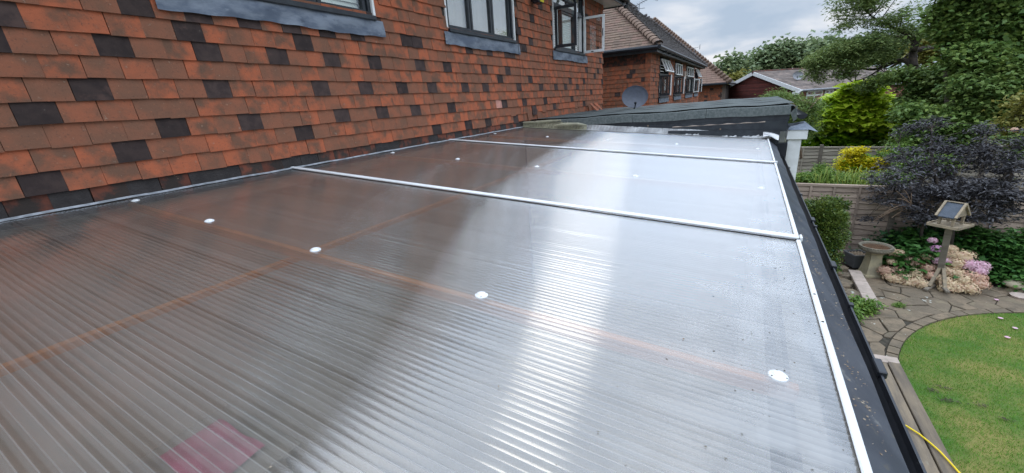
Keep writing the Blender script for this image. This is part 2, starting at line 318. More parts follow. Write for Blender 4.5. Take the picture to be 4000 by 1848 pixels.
# twin-wall polycarbonate: clear flutes, milky skins, four reflecting faces
def polycarb():
    m_ = bpy.data.materials.new('twinwall_polycarbonate'); m_.use_nodes = True; t = m_.node_tree; t.nodes.remove(t.nodes['Principled BSDF'])
    geo = N(t, 'ShaderNodeNewGeometry'); sp = N(t, 'ShaderNodeSeparateXYZ'); t.links.new(geo.outputs['Position'], sp.inputs[0])
    tr = N(t, 'ShaderNodeBsdfTransparent'); tr.inputs[0].default_value = (.84, .83, .80, 1)
    df = N(t, 'ShaderNodeBsdfDiffuse'); tl = N(t, 'ShaderNodeBsdfTranslucent')
    df.inputs[0].default_value = (.55, .53, .50, 1); tl.inputs[0].default_value = (.6, .6, .58, 1)
    a = N(t, 'ShaderNodeMixShader'); a.inputs[0].default_value = .55; t.links.new(df.outputs[0], a.inputs[1]); t.links.new(tl.outputs[0], a.inputs[2])
    # algae and dust that has settled towards the gutter, and faint wash marks
    n1 = N(t, 'ShaderNodeTexNoise'); n1.inputs['Scale'].default_value = 7; n1.inputs['Detail'].default_value = 8
    n2 = N(t, 'ShaderNodeTexNoise'); n2.inputs['Scale'].default_value = 1.6; n2.inputs['Detail'].default_value = 4
    for n in (n1, n2): t.links.new(geo.outputs['Position'], n.inputs['Vector'])
    edge = N(t, 'ShaderNodeMapRange', interpolation_type='SMOOTHSTEP'); t.links.new(sp.outputs[0], edge.inputs[0]); edge.inputs[1].default_value = 2.95; edge.inputs[2].default_value = 3.5
    d1 = N(t, 'ShaderNodeMapRange', interpolation_type='SMOOTHSTEP'); t.links.new(n1.outputs[0], d1.inputs[0]); d1.inputs[1].default_value = .42; d1.inputs[2].default_value = .62
    milk = MA('ADD', MA('MULTIPLY', MA('MULTIPLY', edge.outputs[0], d1.outputs[0], nt_=t), .35, nt_=t), MA('MULTIPLY_ADD', n2.outputs[0], .14, .22, nt_=t), nt_=t)
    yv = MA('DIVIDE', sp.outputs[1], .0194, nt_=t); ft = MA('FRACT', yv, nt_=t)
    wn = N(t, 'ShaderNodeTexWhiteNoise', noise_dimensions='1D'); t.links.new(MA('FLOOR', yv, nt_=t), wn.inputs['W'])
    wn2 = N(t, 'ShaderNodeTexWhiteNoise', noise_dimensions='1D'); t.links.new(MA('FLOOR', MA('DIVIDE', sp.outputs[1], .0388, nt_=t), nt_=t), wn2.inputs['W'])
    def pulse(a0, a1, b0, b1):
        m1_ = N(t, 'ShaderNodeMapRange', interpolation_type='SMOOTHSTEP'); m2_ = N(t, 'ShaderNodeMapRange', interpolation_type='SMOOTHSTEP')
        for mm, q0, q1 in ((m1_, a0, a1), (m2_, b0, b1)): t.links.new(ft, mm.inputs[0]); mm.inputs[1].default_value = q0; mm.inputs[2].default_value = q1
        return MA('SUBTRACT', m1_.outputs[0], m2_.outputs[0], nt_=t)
    rib = MA('MULTIPLY', pulse(0.0, .05, .12, .18), MA('MULTIPLY_ADD', wn.outputs[0], .14, .07, nt_=t), nt_=t)                      # the web between two flutes, its bright line put in as extra milk
    hol_shade = MA('MULTIPLY', MA('MULTIPLY', pulse(.16, .24, .50, .80), MA('MULTIPLY_ADD', wn.outputs[0], .8, .2, nt_=t), nt_=t), .20, nt_=t)   # clear hollow beside it, with the web's shadow put in as less milk
    milk = MA('ADD', MA('SUBTRACT', MA('ADD', milk, rib, nt_=t), hol_shade, nt_=t), MA('MULTIPLY', wn2.outputs[0], .12, nt_=t), nt_=t)
    b = N(t, 'ShaderNodeMixShader'); t.links.new(milk, b.inputs[0]); t.links.new(tr.outputs[0], b.inputs[1]); t.links.new(a.outputs[0], b.inputs[2])
    tg = N(t, 'ShaderNodeCombineXYZ'); tg.inputs[1].default_value = 1.0
    gl = N(t, 'ShaderNodeBsdfAnisotropic'); gl.inputs['Roughness'].default_value = .22; gl.inputs['Anisotropy'].default_value = -.85
    gl.inputs['Color'].default_value = (.93, .95, .98, 1)
    t.links.new(tg.outputs[0], gl.inputs['Tangent'])
    g2 = N(t, 'ShaderNodeBsdfGlossy'); g2.inputs['Roughness'].default_value = .12; g2.inputs['Color'].default_value = (.93, .95, .98, 1)
    gm = N(t, 'ShaderNodeMixShader'); gm.inputs[0].default_value = .48; t.links.new(gl.outputs[0], gm.inputs[1]); t.links.new(g2.outputs[0], gm.inputs[2])
    fr = N(t, 'ShaderNodeFresnel'); gb = N(t, 'ShaderNodeNewGeometry'); t.links.new(MA('MULTIPLY_ADD', gb.outputs['Backfacing'], -.8333, 1.5, nt_=t), fr.inputs[0])
    f = MA('SUBTRACT', 1.0, MA('POWER', MA('SUBTRACT', 1.0, fr.outputs[0], nt_=t), 3.0, nt_=t), nt_=t)
    f = MA('MINIMUM', f, .58, nt_=t)
    c = N(t, 'ShaderNodeMixShader'); t.links.new(f, c.inputs[0]); t.links.new(b.outputs[0], c.inputs[1]); t.links.new(gm.outputs[0], c.inputs[2])
    t.links.new(c.outputs[0], t.nodes['Material Output'].inputs[0]); return m_
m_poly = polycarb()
# ------------------------------------------------------------------ ground and setting
gnd = one('ground', m_ground, None, ('box', (-90, -40, G - 1.2), (110, 260, G - .1)), kind='structure')
soil = one('soil_bed', m_soil, None, ('box', (3.9, 6.0, G - .12), (14, 20, G - .03)), kind='structure')

# ------------------------------------------------------------------ tile hanging
TG, TW, Z0, YI = 0.117, 0.165, 0.487, 0.741
def tile_mesh(name, seed, L=.150, wd=.1625, th=.016, m_=None, camber=.0016):
    """one plain tile: hangs in -z from z=L to z=0, face towards +x, bottom edge proud"""
    r = random.Random(seed); b = MB(); b.cr = r.random(); h = wd / 2
    j = [r.uniform(-.0012, .0012) for _ in range(4)]
    ys = (-h + j[0], -h * .33, h * .33, h + j[1]); vs = []
    for z, x0 in ((0, -.002), (L, -.019)):
        for k, y in enumerate(ys):
            cam_ = camber if k in (1, 2) else 0
            zz = z + (j[2] if k < 2 else j[3]) if z == 0 else z
            vs += [(x0 + cam_, y, zz), (x0 - th + cam_, y, zz)]
    F = []
    for k in range(3):
        a = 2 * k; t_ = 8 + 2 * k
        F += [(a, a + 2, t_ + 2, t_), (a, a + 1, a + 3, a + 2)]
    F += [(0, 8, 9, 1), (6, 7, 15, 14)]
    b.add(vs, F); return b.mesh(name, m_)
NV = 14
tm = {}
for key, m_ in (('o', m_tile), ('d', m_tile_dark), ('w', m_tile_damp), ('k', m_tile_damp_dark), ('p', m_tile_pink)):
    tm[key] = [tile_mesh('tile', 100 + i, m_=m_) for i in range(NV)]
def place_pieces(name, parent, items, limit=300, labels=None, keep=None):
    """items: (distance, mesh, matrix); the nearest become parts, the rest one joined part"""
    items = sorted(items, key=lambda q: q[0]); objs = []
    for d, me, Mx in items[:limit]:
        o = bpy.data.objects.new(name, me); COL.objects.link(o); o.matrix_basis = Mx; attach(o, parent); objs.append(o)
    rest = items[limit:]
    if rest:
        mats = []; VS = []; FS = []; MI = []; RN = []; base = 0
        cache = {}
        for d, me, Mx in rest:
            if me.name not in cache:
                v = np.empty(len(me.vertices) * 3, np.float32); me.vertices.foreach_get('co', v)
                rr = me.attributes['rnd'].data[0].value
                cache[me.name] = (v.reshape(-1, 3), [tuple(p.vertices) for p in me.polygons], rr, me.materials[0])
            v, fs, rr, mt = cache[me.name]
            if mt not in mats: mats.append(mt)
            A = np.array(Mx); VS.append(v @ A[:3, :3].T + A[:3, 3]); FS += [tuple(i + base for i in f) for f in fs]
            MI += [mats.index(mt)] * len(fs); RN += [rr] * len(fs); base += len(v)
        me = bpy.data.meshes.new(name + '_field'); me.from_pydata(np.concatenate(VS).tolist(), [], FS)
        for mt in mats: me.materials.append(mt)
        me.polygons.foreach_set('material_index', MI)
        at = me.attributes.new('rnd', 'FLOAT', 'FACE'); at.data.foreach_set('value', RN); me.update()
        o = bpy.data.objects.new(name + '_field', me); COL.objects.link(o); attach(o, parent); tag(o, kind='stuff')
    return objs
# dark tiles read off the photograph: course -> spans along the bottom edge
dark_px = {9: [(486, 615), (735, 841), (940, 1025), (1110, 1185), (1251, 1313), (1375, 1429), (1575, 1612), (1616, 1654), (1818, 1850), (1902, 1925), (1972, 1995), (1996, 2019)],
 8: [(0, 104), (690.7, 798.5), (1155, 1222), (2286, 2292), (2331, 2337)],
 7: [(-90, 49), (391, 529), (772, 874), (1057, 1136), (1271, 1334), (1447, 1495), (1625, 1665), (1735, 1767), (1883, 1907), (1975, 1995), (2320, 2326)],
 6: [(1944, 1965), (2063, 2079), (2221, 2231), (2274, 2286), (2349, 2356)],
 5: [(291, 440), (812, 910), (1230, 1294), (1408, 1461), (1556, 1595), (1674, 1708), (1806, 1834), (1892, 1912), (2021, 2038), (2110, 2123), (2166, 2178), (2205, 2217), (2251, 2260)],
 4: [(57, 229), (2306, 2314)],
 3: [(625, 741), (946, 1032), (1319, 1373), (1479, 1524), (1609, 1647), (1752, 1783), (1963, 1984), (2048, 2064), (2128, 2140), (2231, 2240)],
 2: [(454, 582), (1158, 1224), (2280, 2287), (2161, 2174)],
 1: [(89, 259), (1694, 1727), (1821, 1846), (1901, 1922), (2008, 2019)],
 0: [(178, 342), (827, 925), (1084, 1160), (1450, 1502), (1666, 1700)],
 10: [(1440, 1480), (2040, 2062)], 12: [(2030, 2044), (2330, 2340)], 11: [(2072, 2088)], 13: [(2005, 2020)]}
def ycol(px, z):                                # where a picture column meets a course line on the wall
    t = (px - 2000) / F_PX; n = rt - fw * t
    return -(n.x * (.03 - CAM.x) + n.z * (z - CAM.z)) / n.y
dark = set()
for k, spans in dark_px.items():
    for a, b in spans:
        y = ycol((a + b) / 2, Z0 + k * TG); off = .5 if (k % 2 == 0) else 0
        dark.add((k, round((y - YI) / TW - .5 - off)))
# ------------------------------------------------------------------ the house
HY1 = 10.58
house = empty('tile_hung_house', (0, 5, G), 'near house with orange tile-hung upper wall chequered with dark tiles', 'house')
WINS = [(1.50, 3.20, 1.765, 2.93), (4.38, 6.03, 1.785, 2.93), (7.56, 9.16, 1.785, 2.93)]
cb = MB()
ys = [-3.5] + [v for w_ in WINS for v in w_[:2]] + [HY1 - .02]
cb.box((-7.9, -3.5, G), (-.34, HY1 - .02, G + 2.75))                        # ground storey block, clear of the upper rooms
for i in range(0, len(ys), 2): cb.box((-.34, ys[i], .40), (.008, ys[i + 1], 2.95))
for (a, b_, zb, zt) in WINS: cb.box((-.34, a, .40), (.008, b_, zb - .03))
cb.box((-.34, -3.5, G), (-.002, -1.2, .40)); cb.box((-.34, 6.25, G), (-.002, HY1 - .02, .40))
cb.build('wall', m_core, house)
rm = MB(); rm.box((-3.2, -3.4, .16), (-3.1, HY1 - .06, 2.94)); rm.box((-3.1, -3.4, .16), (-.35, HY1 - .06, .2)); rm.box((-3.1, -3.4, 2.94), (-.35, HY1 - .06, 2.99))
rm.box((-3.1, 3.7, .2), (-.36, 3.8, 2.94)); rm.box((-3.1, 6.9, .2), (-.36, 7.0, 2.94))
rm.box((-7.9, HY1 - .05, G + 2.75), (-.34, HY1 - .02, 2.95))
rm.build('interior', m_room, house)
items = []
def in_window(y, z):
    for (a, b_, zb, zt) in WINS:
        if a - .075 < y < b_ + .075 and z > zb - .07: return True
    return False
for k in range(0, 21):
    off = .5 if k % 2 == 0 else 0
    n0 = int((-3.4 - YI) / TW); n1_ = int((HY1 - YI) / TW) + 1
    for i in range(n0, n1_ + 1):
        y = YI + (i + .5 + off) * TW; z = Z0 + k * TG
        if y > HY1 - .04: continue
        zt = z + TG
        if in_window(y, z + .02): continue
        r = random.Random(k * 1000 + i)
        key = 'o'
        if (k, i) in dark: key = 'd'
        elif (y < .3 or k > 9) and (k, i) not in dark and r.random() < (.07 if k > 9 else .12) and y > -9: key = 'd'
        if k == 0: key = 'k' if key == 'd' or r.random() < .30 else 'w'
        if (k, i) == (3, round((ycol(1950, Z0 + 3 * TG) - YI) / TW - .5)): key = 'p'
        me = tm[key][r.randrange(NV)]
        dz = r.uniform(-.0035, .0035); dx = r.uniform(-.0015, .002)
        if 4.2 < y and k <= 2 and r.random() < .06: dz -= .02
        Mx = Matrix.Translation((.032 + dx, y + r.uniform(-.0015, .0015), z + dz)) @ Matrix.Rotation(R_(r.gauss(0, .45)), 4, 'X')
        d = math.hypot(y, 3) if y > .35 else 50 - y
        items.append((d, me, Mx))
tiles = place_pieces('tile', house, items, 300)
# slipped and cut tiles where the wall meets the felt roof, corner tiles
for (y, z, key, rot) in [(6.42, .60, 'o', 5), (6.60, .68, 'd', 2), (6.78, .565, 'o', -1), (9.5, .60, 'o', 3)]:
    o = bpy.data.objects.new('slipped_tile', tm[key][3]); COL.objects.link(o)
    o.matrix_basis = Matrix.Translation((.052, y, z)) @ Matrix.Rotation(R_(rot), 4, 'X'); attach(o, house)
# lead cover strip along the junction with the plastic roof
RZ, RS = 0.509, math.tan(0.068)
def rz(x): return RZ - RS * x
one('lead_strip', m_ltlead, house, ('grid', lambda u, v: (.030 + .020 * v, -.6 + 6.75 * u, rz(.03) + .010 * (1 - v) ** 1.5 + .003 + .002 * math.sin(u * 90) * math.sin(u * 31)), 160, 3), smooth=True)
# --- windows
def blind(parent, y0, y1, z0, z1, x=-.085, pitch=.045, tilt=68):
    b = MB(); n = int((z1 - z0) / pitch)
    for i in range(n):
        z = z0 + i * pitch; c, s_ = math.cos(R_(tilt)) * .022, math.sin(R_(tilt)) * .022
        b.add([(x - c, y0, z + s_), (x - c, y1, z + s_), (x + c, y1, z - s_), (x + c, y0, z - s_), (x - c, y0, z + s_ + .002), (x - c, y1, z + s_ + .002), (x + c, y1, z - s_ + .002), (x + c, y0, z - s_ + .002)],
              [(0, 1, 2, 3), (4, 7, 6, 5), (0, 3, 7, 4), (1, 5, 6, 2), (3, 2, 6, 7)])
    return b.build('blind', m_blind, parent)
def frame4(b, y0, y1, z0, z1, x0, x1, wd, bw=None):
    bw = bw or wd
    b.box((x0, y0, z0), (x1, y0 + wd, z1), .003); b.box((x0, y1 - wd, z0), (x1, y1, z1), .003)
    b.box((x0 + .001, y0 + wd, z0), (x1 - .001, y1 - wd, z0 + bw), .003); b.box((x0 + .001, y0 + wd, z1 - wd), (x1 - .001, y1 - wd, z1), .003)
def window(wi, lights, open_=()):
    a, b_, zb, zt = WINS[wi]
    win = one('window', m_black, house, ('box', (-.09, a, zb - .03), (.055, b_ + .02, zb + .012), .006))   # the sill is the base of the window
    win['label'] = ['black timber window nearest the camera, blind drawn', 'black timber window in the middle, three closed lights', 'black timber window with its casements wide open'][wi]
    b = MB(); frame4(b, a, b_, zb + .012, zt, -.075, .012, .035); b.build('frame', m_black, win)
    one('jamb_board', m_white, win, ('box', (-.07, b_ + .001, zb + .012), (.034, b_ + .028, zt)))
    one('jamb_board', m_white, win, ('box', (-.07, a - .026, zb + .012), (.028, a - .001, zt)))
    for j, (y0, y1, z0, z1, op) in enumerate(lights):
        if op: continue
        s = MB(); frame4(s, y0, y1, z0, z1, -.06, -.008, .038, .042); sash = s.build('sash', m_black, win)
        one('pane', m_glass, win, ('box', (-.036, y0 + .037, z0 + .041), (-.032, y1 - .037, z1 - .037)))
    return win
zb = WINS[0][2] + .02
w1 = window(0, [(1.54, 2.08, zb, 2.89, 0), (2.09, 2.62, zb, 2.89, 0), (2.63, 3.16, zb, 2.89, 0)])
blind(w1, 1.58, 3.13, zb + .03, 2.88)
zb = WINS[1][2] + .02
w2 = window(1, [(4.42, 4.925, zb, 2.89, 0), (4.94, 5.46, zb, 2.89, 0), (5.475, 5.99, zb, 2.89, 0)])
one('curtain', m_curtain, w2, ('grid', lambda u, v: (-.065 + .012 * math.sin(u * 60), 4.43 + 1.55 * u, 1.84 + 1.05 * v), 90, 1))
one('curtain', m_blind, w2, ('grid', lambda u, v: (-.19 + .015 * math.sin(u * 40), 5.75 + .26 * u, 1.9 + 1.0 * v), 20, 1))
zb = WINS[2][2] + .03; TZ = 2.50
w3 = window(2, [(8.02, 8.66, zb, TZ - .02, 0), (7.60, 8.35, TZ + .03, 2.89, 0), (8.36, 9.12, TZ + .03, 2.89, 0)])
one('transom', m_black, w3, ('box', (-.07, 7.60, TZ - .02), (.008, 9.12, TZ + .03), .003), ('box', (-.07, 7.985, zb), (.006, 8.02, TZ - .02)), ('box', (-.07, 8.66, zb), (.006, 8.70, TZ - .02)))
one('jamb_lining', m_white, w3, ('box', (-.068, 9.08, zb), (-.01, 9.122, TZ - .02)), ('box', (-.068, 7.595, zb), (-.01, 7.62, TZ - .02)))
blind(w3, 7.64, 9.08, zb + .02, 2.88, -.085, .042, 68)
# left casement swung out (black outside face towards the camera), right casement swung out (white inside face)
def leaf(y, x0, x1, z0, z1, mo, mi):
    b = MB()
    for (s0, s1, m_i) in ((y - .022, y, 0), (y + .0005, y + .018, 1)):
        b.cm = m_i
        b.box((x0, s0, z0), (x0 + .045, s1, z1)); b.box((x1 - .045, s0, z0), (x1, s1, z1))
        b.box((x0 + .045, s0, z0), (x1 - .045, s1, z0 + .05)); b.box((x0 + .045, s0, z1 - .045), (x1 - .045, s1, z1))
    sash = b.build('casement', [mo, mi], w3)
    one('casement_pane', m_glass, w3, ('box', (x0 + .044, y - .004, z0 + .049), (x1 - .044, y - .001, z1 - .044)))
leaf(7.615, .03, .445, 1.80, 2.475, m_black, m_white)
leaf(9.15, .03, .475, 1.80, 2.50, m_white, m_black)
one('window_catch', m_blackp, w3, ('box', (.20, 9.118, 1.812), (.25, 9.129, 1.828)), ('beam', (.452, 9.12, 2.10), (.452, 9.11, 2.24), .012, .014))
# fanlight of the third window propped open
b = MB(); Mx = Matrix.Translation((.02, 0, 2.90)) @ Matrix.Rotation(R_(-28), 4, 'Y')
for (p, q) in (((-.02, 7.62, -.40), (.02, 7.66, 0)), ((-.02, 8.28, -.40), (.02, 8.32, 0)), ((-.02, 7.66, -.40), (.02, 8.28, -.36)), ((-.02, 7.66, -.04), (.02, 8.28, 0))): b.box(p, q, 0, Mx)
b.build('fanlight', m_black, w3)
one('window_stay', m_metal, w3, ('tube', [(-.02, 8.0, 2.53), (.15, 8.05, 2.60)], .006, 5))
# lead aprons under the sills
for (a, b_, zt_) in ((1.42, 3.31, 1.775), (4.28, 6.17, 1.79), (7.46, 9.34, 1.79)):
    one('lead_apron', m_lead, house, ('grid', lambda u, v, a=a, b_=b_, zt_=zt_: (.036 + .012 * v + .003 * math.sin(u * 17 + v * 5) + .002 * math.sin(u * 41), a + (b_ - a) * u,
        zt_ - .035 - v * (.145 + .006 * math.sin(u * 9 + a) + .003 * math.sin(u * 47))), 60, 6), smooth=True)
# eaves: soffit, fascia, gutter, roof slab
EX = .40
one('soffit', m_white, house, ('box', (.0, -3.5, 2.925), (EX, HY1 + .33, 2.945)), ('box', (-.34, HY1 - .02, 2.925), (0, HY1 + .33, 2.945)))
one('fascia_board', m_black, house, ('box', (EX, -3.5, 2.90), (EX + .022, HY1 + .352, 3.07)), ('box', (-7, HY1 + .33, 2.90), (EX, HY1 + .352, 3.07)))
b = MB(); b.grid(lambda u, v: (EX + .08 + .055 * math.cos(math.pi * v), -3.5 + (HY1 + 3.9) * u, 3.02 - .055 * math.sin(math.pi * v)), 1, 8)
b.grid(lambda u, v: (EX + .08 + .058 * math.cos(math.pi * v), -3.5 + (HY1 + 3.9) * u, 3.02 - .058 * math.sin(math.pi * v)), 1, 8)
b.tube([(EX + .085, HY1 + .30, 3.0), (EX + .085, HY1 + .34, 2.93), (EX + .03, HY1 + .30, 2.86)], .034, 8)
b.build('gutter', m_blackp, house)
b = MB(); ang = math.tan(R_(42)); xr = -3.7
b.add([(EX + .05, -3.5, 3.05), (EX + .05, HY1 + .37, 3.05), (xr, HY1 - 3.7, 3.05 + (EX + .05 - xr) * ang), (xr, -3.5, 3.05 + (EX + .05 - xr) * ang), (-7.9, HY1 + .37, 3.05), (-7.9, -3.5, 3.05),
       (EX + .05, -3.5, 2.99), (EX + .05, HY1 + .37, 2.99), (-7.9, HY1 + .37, 2.99), (-7.9, -3.5, 2.99)],
      [(0, 1, 2, 3), (1, 4, 2), (3, 2, 4, 5), (0, 6, 7, 1), (1, 7, 8, 4), (6, 9, 8, 7), (0, 3, 5, 9, 6), (4, 8, 9, 5)]); b.build('roof', m_roofa, house)
# a thin aerial cable down the wall and a lamp bracket
one('aerial_cable', m_blackp, house, ('tube', [(.05, 6.10, 2.2), (.052, 6.105, 1.7), (.05, 6.13, 1.2), (.055, 6.16, .60)], .0028, 4), ('tube', [(.052, 9.30, 1.62), (.05, 9.32, 1.3), (.052, 9.22, 1.0), (.052, 9.2, .66)], .003, 4))
p = W(2085, 8, X=.06)
lamp = one('security_lamp', m_blackp, house, ('box', (.03, p.y - .05, p.z - .0), (.07, p.y + .05, p.z + .12), .008), ('box', (.07, p.y - .09, p.z - .035), (.20, p.y + .09, p.z + .06), .015))
one('lamp_lens', m_yellow, lamp, ('box', (.201, p.y - .07, p.z - .02), (.206, p.y + .07, p.z + .045)))

# ------------------------------------------------------------------ conservatory roof
lean = empty('lean_to_roof', (1.7, 3, G), 'clear ribbed plastic lean-to roof with white bars against the orange wall', 'conservatory roof')
XE = 3.490; YB = [-.07, 2.047, 4.165, 6.12]
def prof(y, r_):                               # flutes: shallow hollows between the internal ribs
    p = .0194; t = (y / p) % 1.0
    return -.00036 * (math.sin(math.pi * t) ** 2) + (.00030 if t < .10 or t > .90 else 0)
for i in range(3):
    y0, y1 = YB[i] + .004, YB[i + 1] - .004; step = .0194 / 8; n = int((y1 - y0) / step); rr = random.Random(i)
    ya = y0 + np.arange(n + 1) * step
    ph = np.array([[rr.uniform(0, 6.3), rr.uniform(.8, 9)] for _ in range(5)])
    xs_ = np.linspace(.028, XE, 9); V = []
    tl_ = np.interp(ya, np.arange(y0 - .04, y1 + .04, .0194), np.array([rr.gauss(0, 1) for _ in np.arange(y0 - .04, y1 + .04, .0194)]))
    zz0 = np.array([prof(y, 0) for y in ya])
    for x in xs_:
        sag = -.004 * np.sin(np.pi * (ya - y0) / (y1 - y0)) * math.sin(math.pi * x / XE)
        wob = sum(.0005 * np.sin(ya * q[1] * 2 + q[0] + x * .7) for q in ph)
        V.append(np.stack([np.full_like(ya, x), ya, rz(x) + zz0 + sag + wob + tl_ * .00022], 1))
    V = np.concatenate(V); m1 = n + 1
    ii = (np.arange(8)[:, None] * m1 + np.arange(n)[None, :]).ravel()
    Fq = np.stack([ii, ii + m1, ii + m1 + 1, ii + 1], 1)
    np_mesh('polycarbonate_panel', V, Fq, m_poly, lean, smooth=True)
for y in YB[1:3]:
    bar = one('glazing_bar', m_upvc, lean, ('beam', (.03, y, rz(.03) + .013), (XE + .012, y, rz(XE) + .012), .034, .012, 0, (0, 0, 1), .004))
    one('bar_shadow_strip', m_blackp, bar, ('beam', (.03, y - .0185, rz(.03) + .003), (XE, y - .0185, rz(XE) + .003), .003, .004))  # black strip added along the bar to draw its shadow line
    one('bar_end_cap', m_upvc, bar, ('box', (XE + .014, y - .022, rz(XE) - .002), (XE + .024, y + .022, rz(XE) + .020), .003))
for y0, y1 in ((-.5, 2.02), (2.076, 4.138), (4.194, 6.11)):
    one('edge_trim', m_upvc, lean, ('beam', (XE + .006, y0, rz(XE) + .008), (XE + .008, y1, rz(XE) + .006), .016, .009, 0, (0, 0, 1), .003))
for y in (W(3262, 1268, Z=.28).y, W(3242, 1160, Z=.28).y, 2.9, 4.9):
    one('trim_screw', m_dirt, lean, ('lathe', (XE + .007, y, rz(XE) + .0106), [(.001, 0), (.0045, 0), (.0035, .0018), (.001, .002)], 8))
b0 = MB()
b0.lathe((0, 0, 0), [(.001, 0), (.036, 0), (.036, .003), (.030, .0095), (.019, .012), (.0185, .0145), (.016, .0155), (.001, .0158)], 20)
b0.cm = 1
for k in range(3): b0.lathe((.0285 * math.cos(k * 2.1 + .6), .0285 * math.sin(k * 2.1 + .6), .0085), [(.0001, 0), (.0032, 0), (.0032, .0022), (.0001, .0024)], 6)
capm = b0.mesh('fixing_button', [m_upvc, m_dirt], True)
for y in (.974, 3.088, 5.108):
    for i in range(5):
        x = .123 + .814 * i
        o = bpy.data.objects.new('fixing_button', capm); COL.objects.link(o)
        o.matrix_basis = Matrix.Translation((x, y, rz(x) - .0035)) @ Matrix.Rotation(.068, 4, 'Y') @ Matrix.Rotation(random.uniform(0, 6), 4, 'Z') @ Matrix.Scale(.60, 4); attach(o, lean)
PURL = (W(1211, 1009, Z=.27).x + W(300, 1385, Z=.27).x) / 2
for y in (.974, 3.088, 5.108):
    one('rafter', m_timber, lean, ('beam', (.03, y, rz(.03) - .045), (3.42, y, rz(3.42) - .035), .028, .035))
for x in (PURL,):
    one('purlin', m_timber, lean, ('beam', (x, -.07, rz(x) - .105), (x, 6.1, rz(x) - .095), .036, .022))
for x in (.05, 3.44):
    one('wall_plate', m_oldwood, lean, ('beam', (x, -.07, rz(x) - .085), (x, 6.1, rz(x) - .085), .05, .08))
# dark painted lead apron below the white trim, gutter
one('gutter_apron', m_strip, lean, ('grid', lambda u, v: (XE + .018 + .096 * v + .0015 * math.sin(u * 77), -.5 + 6.6 * u, rz(XE) - .008 - .085 * v - .004 * math.sin(u * 23) * v), 90, 4), smooth=True)
gc = (3.630, .062)
b = MB()
for rr_, s_ in ((.055, 1), (.0585, -1)):
    b.grid(lambda u, v: (gc[0] - rr_ * math.cos(math.pi * v) * s_, -.5 + 6.6 * u, gc[1] - rr_ * math.sin(math.pi * v)), 12, 10)
b.box((gc[0] + .0545, -.5, gc[1] - .002), (gc[0] + .0605, 6.1, gc[1] + .005)); b.box((gc[0] - .060, -.5, gc[1] - .002), (gc[0] - .0545, 6.1, gc[1] + .005))
gut = b.build('gutter', m_blackp, lean, smooth=False)
for y in (W(3420, 1440, Z=.06).y, W(3252, 1040, Z=.06).y, W(3172, 862, Z=.06).y):
    big = 1.15 if y < 1.5 else 1
    b = MB(); b.grid(lambda u, v: (gc[0] - .062 * math.cos(math.pi * v), y - .035 * big + .07 * big * u, gc[1] - .062 * math.sin(math.pi * v)), 1, 10)
    b.box((gc[0] + .048, y - .035 * big, gc[1] - .01), (gc[0] + .072, y + .035 * big, gc[1] + .014), .003)
    b.build('gutter_union', m_blackp, gut)
for y in (.35, 1.9, 3.0, 3.9, 5.2):
    one('gutter_bracket', m_blackp, gut, ('box', (gc[0] + .050, y - .012, gc[1] - .004), (gc[0] + .068, y + .012, gc[1] + .012), .002), ('box', (gc[0] - .066, y - .012, gc[1] - .05), (gc[0] - .060, y + .012, gc[1] + .01)))
# outer wall and frame of the lean-to under the gutter
b = MB(); b.box((3.40, -1.2, -.02), (3.585, 6.15, .17)); b.build('eaves_beam', m_oldwood, lean)
b = MB(); b.box((3.42, -1.2, G), (3.56, 6.15, -.02))
b.build('side_wall', m_white, lean)
fl = one('conservatory_floor', m_floor, None, ('box', (-.33, -1.2, G - .05), (3.42, 6.2, G + .25)), kind='structure')
one('house_inner_wall', m_room, house, ('box', (-.34, -1.2, G + .25), (-.003, 6.25, .40)))
# a table with a pink cloth seen blurred through the near sheet
PK = W(830, 1770, Z=-.95)
tb = empty('side_table', (PK.x, PK.y, G + .25), 'low wooden table below the near plastic sheet, under the pink cloth', 'table')
one('tabletop', m_oldwood, tb, ('box', (PK.x - .4, PK.y - .3, -1.0), (PK.x + .4, PK.y + .3, -.965), .006))
for x in (PK.x - .35, PK.x + .35):
    for y in (PK.y - .25, PK.y + .25): one('leg', m_oldwood, tb, ('box', (x - .025, y - .025, G + .25), (x + .025, y + .025, -1.001)))
tag(one('pink_cloth', m_pink, None, ('grid', lambda u, v: (PK.x - .26 + .52 * u, PK.y - .17 + .34 * v, -.94 + .02 * math.sin(u * 9) * math.cos(v * 7)), 20, 14), smooth=True), 'crumpled pink cloth glowing faintly through the near plastic sheet', 'cloth')
# specks, dead leaves and grit
def scatter(name, m_, pts, smin, smax, **k):
    V = []; F = []; RN = []
    for (x, y, z) in pts:
        s_ = random.uniform(smin, smax); a = random.uniform(0, 6.3); q = len(V); h = s_ * random.uniform(.15, .5)
        ca, sa = math.cos(a) * s_, math.sin(a) * s_; e2 = random.uniform(.3, .8)
        V += [(x - ca, y - sa, z + .0004), (x + sa * e2, y - ca * e2, z + h), (x + ca, y + sa, z + .0008), (x - sa * e2, y + ca * e2, z + h * .5)]
        F.append((q, q + 1, q + 2, q + 3)); RN.append(random.random())
    return np_mesh(name, np.array(V), np.array(F), m_, None, np.array(RN), kind='stuff', **k)
pts = []
for _ in range(420):
    x = XE - abs(random.gauss(0, .16)) - .01; y = random.uniform(.3, 6)
    if x > .3: pts.append((x, y, rz(x)))
for _ in range(110):
    x = random.uniform(.2, 3.4); y = random.uniform(.1, 4); pts.append((x, y, rz(x)))
scatter('dirt_specks', m_dirt, pts, .0012, .0034, label='dark specks of dirt on the plastic roof', cat='dirt')
pts = [(random.uniform(.5, 3.4), y_, 0) for y_ in [random.uniform(.05, 3) for _ in range(26)]]
scatter('pale_seeds', m_deadleaf, [(x, y, rz(x) + .001) for x, y, _ in pts], .002, .0045, label='pale seeds and petals lying on the plastic roof', cat='seeds')
pts = []
